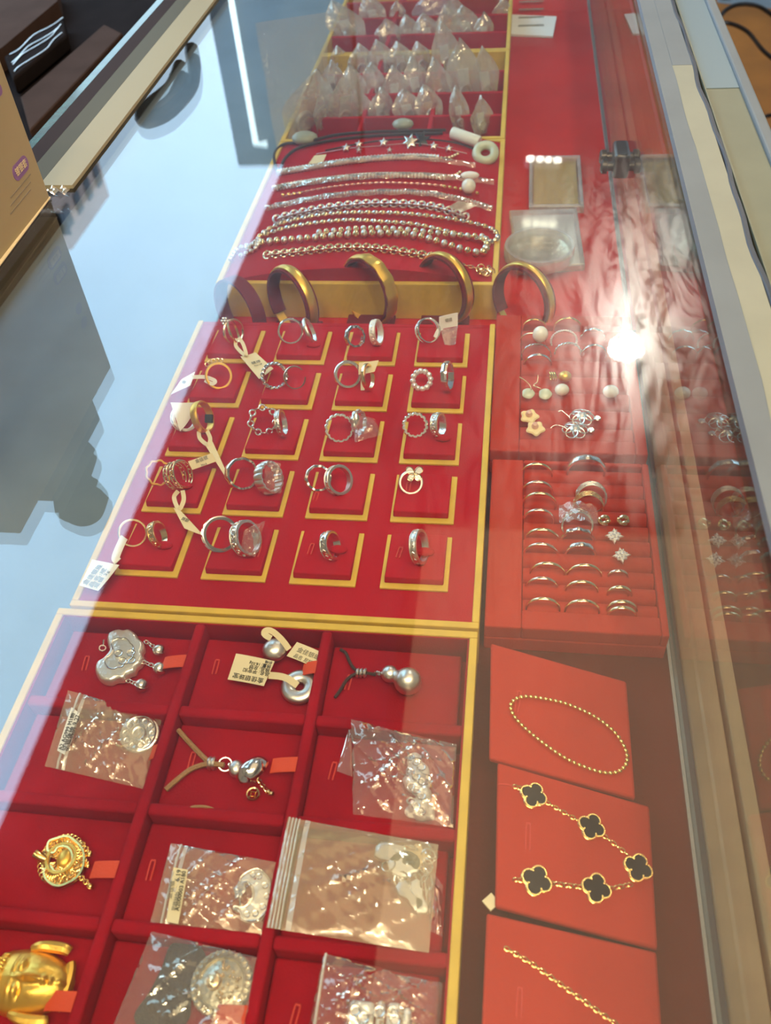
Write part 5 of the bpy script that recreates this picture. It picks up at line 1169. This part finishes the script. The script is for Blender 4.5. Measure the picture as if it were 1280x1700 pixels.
lb = sheetq([q[0], q[3], q[2], q[1]], wob=.0003).build('label_sticker', M['paperw'], o)
along(lb, '足银佛牌 9.27', (108, 1247), (130, 1187), .0012, .0034, 'ink'); along(lb, 'A2 AG999 M188', (100, 1245), (122, 1184), .0012, .0030, 'ink')
# r2c2 purse charm on tan cord
t = empty('gourd_purse_charm', at(415, 1280, ZC), 'shiny silver money bag charm with coin dangles on a tan cord', 'pendant')
b = MB(); b.tube(smoothpath([at(296, 1212, zc), at(310, 1228, zc), at(325, 1244, zc), at(342, 1261, zc + .001), at(350, 1266, zc + .002)], 22), .0014, 7)
b.tube(smoothpath([at(275, 1311, zc), at(292, 1296, zc), at(315, 1278, zc), at(336, 1270, zc + .001), at(352, 1268, zc + .002), at(372, 1270, zc + .002)], 24), .0014, 7); b.build('cord', M['cord_t'], t)
for px in (349, 355): MB().torus(at(px, 1267, zc + .001), (1, 0, 0), .0026, .0010, 14, 6).build('cord_bead', M['silver_m'], t)
b = MB(); b.torus(at(374, 1269, ZC + .004), (.2, -.3, 1), .0034, .0006, 18, 6).torus(at(382, 1272, ZC + .004), (1, .5, .3), .0018, .0005, 12, 5); b.build('jump_ring', M['silver'], t)
c1 = at(392, 1276, ZC + .005); MB().sphere(c1, .0042, 14, 10, (.9, 1.1, .9)).build('purse_neck', M['silver_m'], t)
P = [at(399, 1286, ZC + .006), at(412, 1287, ZC + .0075), at(424, 1278, ZC + .007), at(440, 1276, ZC + .005)]
MB().tube(smoothpath([at(408, 1302, ZC + .005), at(408, 1290, ZC + .006), at(418, 1280, ZC + .007), at(432, 1272, ZC + .006), at(442, 1276, ZC + .005)], 20), lambda q: .0030 + .0032 * math.sin(PI * min(1, max(0, q))) , 14).build('purse_body', M['silver'], t)
b = MB(); c = at(420, 1318, ZC + .001); b.torus(c, UP, .0032, .0006, 20, 5)
b.tube([c + V(x, y, 0) for x, y in ((.0012, .0012), (-.0012, .0012), (-.0012, -.0012), (.0012, -.0012))], .0004, 4, True)
for sx, sy in ((1, 1), (1, -1), (-1, 1), (-1, -1)): b.tube([c + V(.0012 * sx, .0012 * sy, 0), c + V(.0022 * sx, .0022 * sy, 0)], .0004, 4)
b.build('coin_dangle', M['gold_p'], t)
b = MB(); 
for x, y in ((431, 1297), (436, 1304), (442, 1311)): b.torus(at(x, y, ZC + .002), (.5, .5, .7), .0014, .0004, 12, 5)
for x, y in ((446, 1315), (451, 1318)): b.lathe(at(x, y, ZC + .0005), (0, -.4, 1), [(.0002, 0), (.0018, .0008), (.0014, .0018), (.0002, .0026)], 8)
b.build('lotus_dangle', M['gold_p'], t)
# loose ring end at the near wall of that compartment
P = [at(312, 1343, -.004), at(322, 1339, -.002), at(340, 1339, -.002), at(354, 1343, -.004)]; tag(MB().tube(smoothpath(P, 16), .0007, 6).build('cord_loop', M['cord_t']), 'thin tan cord loop peeping over the divider below the money bag charm', 'cord')
# r2c3 silver beast figure in gold printed bag
t = empty('beast_pendant', at(695, 1310, ZC), 'white silver mythical beast figurine pendant inside a clear bag', 'pendant')
b = MB(); z0 = ZC
for px, py, r, s in ((688, 1262, 13, (1, 1.25, .7)), (697, 1282, 16, (1.05, 1.2, .7)), (690, 1300, 18, (1.1, 1, .75)), (685, 1278, 12, (1, 1, .6)), (703, 1318, 14, (1, 1.2, .7)), (696, 1340, 17, (1.1, 1, .8)), (682, 1345, 11, (1, 1, .7)), (711, 1344, 11, (1, 1, .8)), (700, 1352, 12, (1.3, .8, .7)), (676, 1292, 9, (1, 1, .6)), (707, 1296, 10, (1, 1.3, .6)), (684, 1252, 7, (1, 1, .6)), (716, 1352, 7, (1, 1, .7))):
    c = at(px, py, ZC + .004); rr_ = pxsize(r, c); c[2] = ZC + rr_ * s[2]; b.sphere(c, rr_, 14, 10, s)
o = b.build('beast_body', M['silver_w'], t)
rm = o.modifiers.new('blend', 'REMESH'); rm.mode = 'VOXEL'; rm.voxel_size = .0007; rm.use_smooth_shade = True
sm = o.modifiers.new('soft', 'SMOOTH'); sm.iterations = 3; sm.factor = .5
b = MB()
for k in range(12):
    c = at(682 + (k % 3) * 9, 1258 + k * 8, ZC + .009); b.torus(c, UP + V(.2 * (k % 2), .1, 0), .0018, .0005, 12, 5)
b.build('curled_mane', M['silver_r'], t)
BF = 'film'
zipbag('clear gold printed bag over the silver beast figurine', [(583, 1194), (758, 1236), (752, 1374), (586, 1352)], [.000, -.002, -.003, -.004], seed=5, mt='film', amp=.0016, bulge=.006)
o, f = zipbag('folded flap of clear film left of the silver beast bag', [(583, 1196), (590, 1270), (586, 1290), (559, 1280)], -.004, seed=6, amp=.0005, bulge=.001, nu=10, nv=8)
# r3c1 gold filigree lock
zp = ZC + .0006
ol = px_outline([(82, 1398), (96, 1392), (112, 1389), (124, 1396), (136, 1408), (140, 1422), (138, 1440), (130, 1455), (118, 1464), (100, 1471), (86, 1468), (76, 1458), (74, 1446), (84, 1438), (92, 1448), (106, 1446), (118, 1436), (121, 1422), (114, 1408), (98, 1406), (90, 1416), (80, 1412)], zp + .002, 88)
t = empty('filigree_lock_pendant', (*np.mean(ol, 0), ZC), 'gold filigree lock pendant with small bell drops', 'pendant')
MB().prism(ol, (0, 0, zp - .0003), (1, 0, 0), (0, 1, 0), UP, .0016).build('back_plate', M['gold_m'], t)
b = MB()
for k in range(90):
    x, y = ol[k % len(ol)]; f_ = .62 + .36 * ((k * 37) % 11) / 11; g_ = np.mean(ol, 0); b.torus(V(g_[0] + (x - g_[0]) * f_, g_[1] + (y - g_[1]) * f_, zp + .0018), UP + V(.2 * math.sin(k), .2 * math.cos(k), 0), .0015, .00035, 10, 5)
b.tube([V(x, y, zp + .002) for x, y in ol], .0010, 6, True)
ctr = at(104, 1428, zp)
for k in range(40):
    a = 2 * PI * k / 40; rr_ = pxsize(27, ctr) * (1 + .08 * math.sin(3 * a)); p = ctr + V(rr_ * math.cos(a), rr_ * 1.15 * math.sin(a), .002); b.torus(p, UP + V(.3 * math.cos(a), .3 * math.sin(a), 0), .0021, .0004, 12, 5)
for k in range(30):
    a = 2 * PI * k / 30; rr_ = pxsize(34, ctr); p = ctr + V(rr_ * math.cos(a), rr_ * 1.1 * math.sin(a), .0015); b.torus(p, UP, .0014, .00035, 10, 5)
b.build('filigree', M['gold'], t)
b = MB(); b.torus(ctr + V(0, 0, .0015), UP, pxsize(24, ctr), .0012, 36, 6, 1.4); b.build('lock_frame', M['gold_m'], t)
c = at(107, 1425, zp + .002); MB().sphere(c, pxsize(14, c), 18, 12, (.9, 1.1, .5)).build('central_lotus', M['gold_m'], t)
MB().tube([at(60, 1418, zp + .003), at(68, 1423, zp + .003), at(76, 1427, zp + .002)], lambda q: .0026 - .001 * q, 10).build('bail', M['gold'], t)
bell(t, 147, 1415, 6, (136, 1400), 'gold', ZC); bell(t, 148, 1469, 6, (134, 1456), 'gold', ZC); bell(t, 144, 1434, 4.5, (140, 1428), 'gold', ZC)
# r3c2 crescent lock in bag
zp = ZC + .0006
ol = px_outline([(398, 1462), (404, 1453), (418, 1445), (430, 1443), (440, 1450), (448, 1462), (450, 1478), (451, 1495), (446, 1508), (438, 1518), (430, 1527), (414, 1530), (402, 1526), (398, 1515), (388, 1510), (390, 1505), (403, 1507), (414, 1500), (420, 1488), (418, 1474), (411, 1465), (402, 1466)], zp + .002, 88)
t = empty('crescent_lock_pendant', (*np.mean(ol, 0), ZC), 'white silver crescent lock pendant inside a bag labelled A180', 'pendant')
MB().puff(ol, (0, 0, zp), (1, 0, 0), (0, 1, 0), UP, .0026, .0012) .build('crescent', M['silver_w'], t)
b = MB(); b.tube([V(x, y, zp + .0026) for x, y in ol], .0005, 5, True)
for x, y in ((430, 1455), (440, 1470), (443, 1488), (436, 1505), (424, 1516), (410, 1518), (420, 1452)): b.torus(at(x, y, zp + .0028), UP, .0013, .0004, 12, 5)
b.build('relief', M['silver_r'], t)
c = at(399, 1479, zp + .001); ol = lobed(lambda a: pxsize(12, c) * (1 + .1 * math.cos(6 * a))); MB().prism([(x * .8, y * 1.15) for x, y in ol], c, (1, 0, 0), (0, 1, 0), UP, .0020, inset=.0005).build('lotus_plate', M['silver_r'], t)
MB().tube([at(398, 1492, zp + .001), at(399, 1508, zp + .001)], .0005, 6).build('pin', M['silver'], t)
o, f = zipbag('zip bag with a paper A180 label over the crescent lock', [(284, 1400), (462, 1432), (440, 1562), (247, 1540)], [-.003, -.005, -.007, -.004], seed=31, zip_s=(.10, .12), mt='film_m')
q = [at(276, 1530, -.001), at(296, 1534, -.001), at(312, 1444, -.001), at(288, 1440, -.001)]
lb = sheetq([q[0], q[3], q[2], q[1]], wob=.0003).build('label_sticker', M['paper'], o)
along(lb, '6.19', (294, 1463), (298, 1444), -.0002, .0034, 'ink'); along(lb, 'A180', (302, 1467), (306, 1446), -.0002, .0036, 'ink')
along(lb, 'A2000003', (294, 1512), (302, 1470), -.0002, .0036, 'ink'); along(lb, '足银挂坠', (288, 1512), (296, 1480), -.0002, .0034, 'inkg'); along(lb, '金佳银', (281, 1492), (287, 1462), -.0002, .0034, 'inkg')
# r3c3 bunch of charms in a big zip bag
t = empty('charm_cluster', at(685, 1450, ZC), 'bunch of small white silver charms on rings inside the large zip bag', 'charms')
def charm(px, py, ol, rot, name, mt='silver_w', h=.0022):
    c = at(px, py, ZC + .004); a = math.radians(rot); MB().prism(ol, c, (math.cos(a), math.sin(a), 0), (-math.sin(a), math.cos(a), 0), UP, h, inset=.0005).build(name, M[mt], t)
el = lambda a, b_: [(a * math.cos(x), b_ * math.sin(x)) for x in np.linspace(0, 2 * PI, 25)[:-1]]
charm(648, 1415, [(-.0068, -.0035), (-.004, -.005), (.005, -.0046), (.0072, -.0015), (.0062, .0034), (-.005, .0038), (-.0072, .001)], -5, 'basket_charm', 'silver_m')
charm(672, 1436, el(.0078, .0062), 10, 'shell_charm'); charm(688, 1424, lobed(lambda a: .0060 * (1 + .14 * math.cos(5 * a))), 0, 'flower_charm', 'gold_p')
foot_ = [(-.0028, -.0075), (.0012, -.0085), (.0030, -.0070), (.0020, -.0010), (.0032, .0050), (.0012, .0072), (-.0018, .0066), (-.0030, .0030), (-.0018, -.0010)]
charm(695, 1488, foot_, 20, 'slipper_charm'); charm(678, 1488, foot_, 50, 'slipper_charm', 'silver_m')
b = MB(); rr = np.random.RandomState(8)
for x, y in ((683, 1408), (704, 1411), (716, 1416), (711, 1422), (708, 1438), (645, 1436), (655, 1428), (666, 1460), (700, 1452), (708, 1466), (690, 1462)): b.torus(at(x, y, ZC + .005), rr.normal(size=3) * .5 + V(0, -.3, 1), .0034, .0005, 16, 5)
b.build('jump_ring', M['silver'], t)
b = MB()
for k in range(16): b.sphere(at(660 + k * 2.0 + rr.uniform(-6, 6), 1452 + k * 2.2, ZC + .004), .0013, 8, 6)
b.build('chain_beads', M['silver_r'], t)
o, f = zipbag('large milky zip bag in the right column holding the bunch of charms', [(478, 1357), (728, 1402), (712, 1582), (442, 1540)], [.003, -.002, -.001, .004], seed=44, zip_s=(.015, .105), mt='film_k', amp=.0010, bulge=.003, nu=40, nv=30)
zipbag('crinkled film end sticking out right of the large zip bag', [(700, 1420), (735, 1470), (734, 1555), (712, 1545)], -.004, seed=45, amp=.0016, bulge=.002, nu=12, nv=12)
# r4c1 gold Buddha head (lying, crown to the left)
c, u, v = flat_frame(50, 1634, (-30, -3), ZC)      # u: towards the crown
# the head is mirrored for the face looking up with the chin right
ax_w = nrm(np.cross(u, v)); SZ = pxsize(1, c)
t = empty('buddha_head_pendant', c, 'gold Buddha head pendant lying on its back at the lower left', 'pendant')
HU, HV, HZ = 76 * SZ, 56 * SZ, .0098
def head(s, q):
    # s: -1..1 along u (chin -1, crown +1); q: -1..1 across
    w_ = math.sqrt(max(0, 1 - (s * .98) ** 2)) * (.92 + .10 * s)
    x = q * w_; zz = math.sqrt(max(0, 1 - q * q)) * (1 - abs(s) ** 2.6) ** .5
    h = HZ * zz
    g = lambda s0, q0, a, b_, amp: amp * math.exp(-((s - s0) / a) ** 2 - ((q - q0) / b_) ** 2)
    h += g(-.22, 0, .20, .10, .0036) + g(-.05, 0, .25, .06, .0014)              # nose
    for q0 in (-.40, .40):
        h += g(.10, q0, .06, .18, .0013) - g(.0, q0, .035, .20, .0010) + g(.24, q0 * .95, .04, .24, .0010) + g(-.30, q0 * 1.1, .20, .20, .0008)
    h += g(-.50, 0, .05, .16, .0016) - g(-.56, 0, .025, .18, .0010) + g(-.63, 0, .05, .13, .0016) + g(-.82, 0, .09, .14, .0012)
    if s > .50: h += .0011 * (1 + math.sin(30 * s) * math.sin(26 * q))
    return c + u * (s * HU) + v * (x * HV) + UP * (.0006 + h)
b = MB(); b.grid(lambda a, d: head(-1 + 2 * a, -1 + 2 * d), 70, 60); b.grid(lambda a, d: head(1 - 2 * a, -1 + 2 * d) * V(1, 1, 0) + V(0, 0, ZC + .0004), 20, 20)
b.build('face', M['gold_m'], t, ang=70)
for q0 in (-1, 1):
    P = [c + u * HU * x + v * HV * q0 * y + UP * z for x, y, z in ((.12, .88, .005), (-.05, .95, .0055), (-.30, .99, .0045), (-.60, .97, .004), (-.72, .92, .003))]
    MB().tube(smoothpath(P, 18), lambda q: .0014 + .0009 * math.sin(PI * q) + .0006 * q, 8).build('ear', M['gold_m'], t)
P = [c + u * HU * (-.80 - .10 * math.cos(a)) + v * HV * .62 * math.sin(a) + UP * .003 for a in np.linspace(-1.35, 1.35, 16)]; MB().tube(P, .0022, 8).build('neck_collar', M['gold_m'], t)
# r4c2 round dragon medallion in a black lined bag
c = at(368, 1632, ZC + .004); t = empty('dragon_medallion', c * V(1, 1, 0) + V(0, 0, ZC), 'round chased silver medallion with a beaded beast relief in a bag', 'pendant')
R_ = pxsize(52, c); b = MB(); b.lathe(c - V(0, 0, .002), UP, [(.0005, 0), (R_ * .98, 0), (R_, .001), (R_ * .97, .003), (R_ * .74, .0034), (R_ * .70, .0022), (R_ * .4, .0030), (.0005, .0034)], 40); b.build('disc', M['antique'], t)
b = MB()
for k in range(26):
    a = 2 * PI * k / 26; b.torus(c + V(math.cos(a) * R_ * .86, math.sin(a) * R_ * .86, .0016), UP + V(.3 * math.cos(a), .3 * math.sin(a), 0), R_ * .085, R_ * .026, 12, 5)
for k in range(32):
    a = 2 * PI * k / 32; b.sphere(c + V(math.cos(a) * R_ * .985, math.sin(a) * R_ * .985, 0), R_ * .035, 7, 5)
b.build('scroll_rim', M['antique'], t)
b = MB(); b.sphere(c + V(-R_ * .22, R_ * .0, .0018), R_ * .26, 14, 10, (1, 1.1, .5)); b.build('relief_head', M['gold_p'], t)
b = MB(); rr = np.random.RandomState(2)
for k in range(46):
    a = rr.uniform(0, 2 * PI); r_ = R_ * .62 * math.sqrt(rr.uniform(.05, 1)); p = c + V(r_ * math.cos(a), r_ * math.sin(a), .0016)
    if p[0] > c[0] - R_ * .12: b.sphere(p, R_ * rr.uniform(.04, .075), 7, 5)
b.build('relief_beads', M['gold_p'], t)
q4 = [at(282, 1556, -.012), at(372, 1600, -.012), at(350, 1760, -.012), at(200, 1760, -.012)]
blk = px_outline([(285, 1572), (312, 1562), (335, 1575), (345, 1600), (338, 1632), (320, 1655), (310, 1700), (250, 1720), (225, 1690), (250, 1650), (270, 1610)], -.011, 60)
tag(MB().prism(blk, (0, 0, ZC + .0003), (1, 0, 0), (0, 1, 0), UP, .0028, inset=.0015, dome=.0008).build('black_pouch', M['cord_d']), 'folded black cord bundle beside the round medallion in its bag', 'cord')
o, f = zipbag('rounded clear bag over the black cord and round medallion', [(252, 1546), (430, 1590), (425, 1740), (172, 1740)], [-.001, -.003, -.003, -.006], seed=51, amp=.0008, bulge=.004)
# r4c3 silver ingot figure in a bag
t = empty('silver_ingot_pendant', at(625, 1690, ZC), 'moulded white silver block pendant in a twisted clear bag at the bottom', 'pendant')
b = MB()
for (x0, y0, x1, y1, h) in ((572, 1662, 622, 1720, .0065), (620, 1660, 640, 1720, .0050), (638, 1664, 668, 1720, .0070), (664, 1672, 684, 1720, .0045)):
    A, B = at(x0, y1, ZC + h), at(x1, y0, ZC + h); b.box(A[0], B[0], A[1], B[1], ZC + .0003, ZC + h)
b.build('ingot_body', M['silver_w'], t, bevel=.0022, seg=3)
b = MB()
for x, y in ((590, 1678), (604, 1690), (588, 1698), (652, 1680), (656, 1694), (630, 1680)): b.torus(at(x, y, ZC + .0068), UP, .0020, .0006, 12, 5)
b.build('relief', M['silver_r'], t)
o, f = zipbag('twisted clear bag over the silver block at the bottom right compartment', [(538, 1583), (735, 1632), (725, 1760), (500, 1760)], [.004, -.004, -.004, -.002], seed=61, amp=.0017, bulge=.006)
MB().tube([f(.02 + .05 * x, x) + V(0, 0, .001) for x in np.linspace(0, 1, 12)], .0006, 5).build('twisted_edge', M['zip'], o)
# bead-like reflections are left to the real materials
for o in bpy.data.objects:
    if '_o' in o: del o['_o']
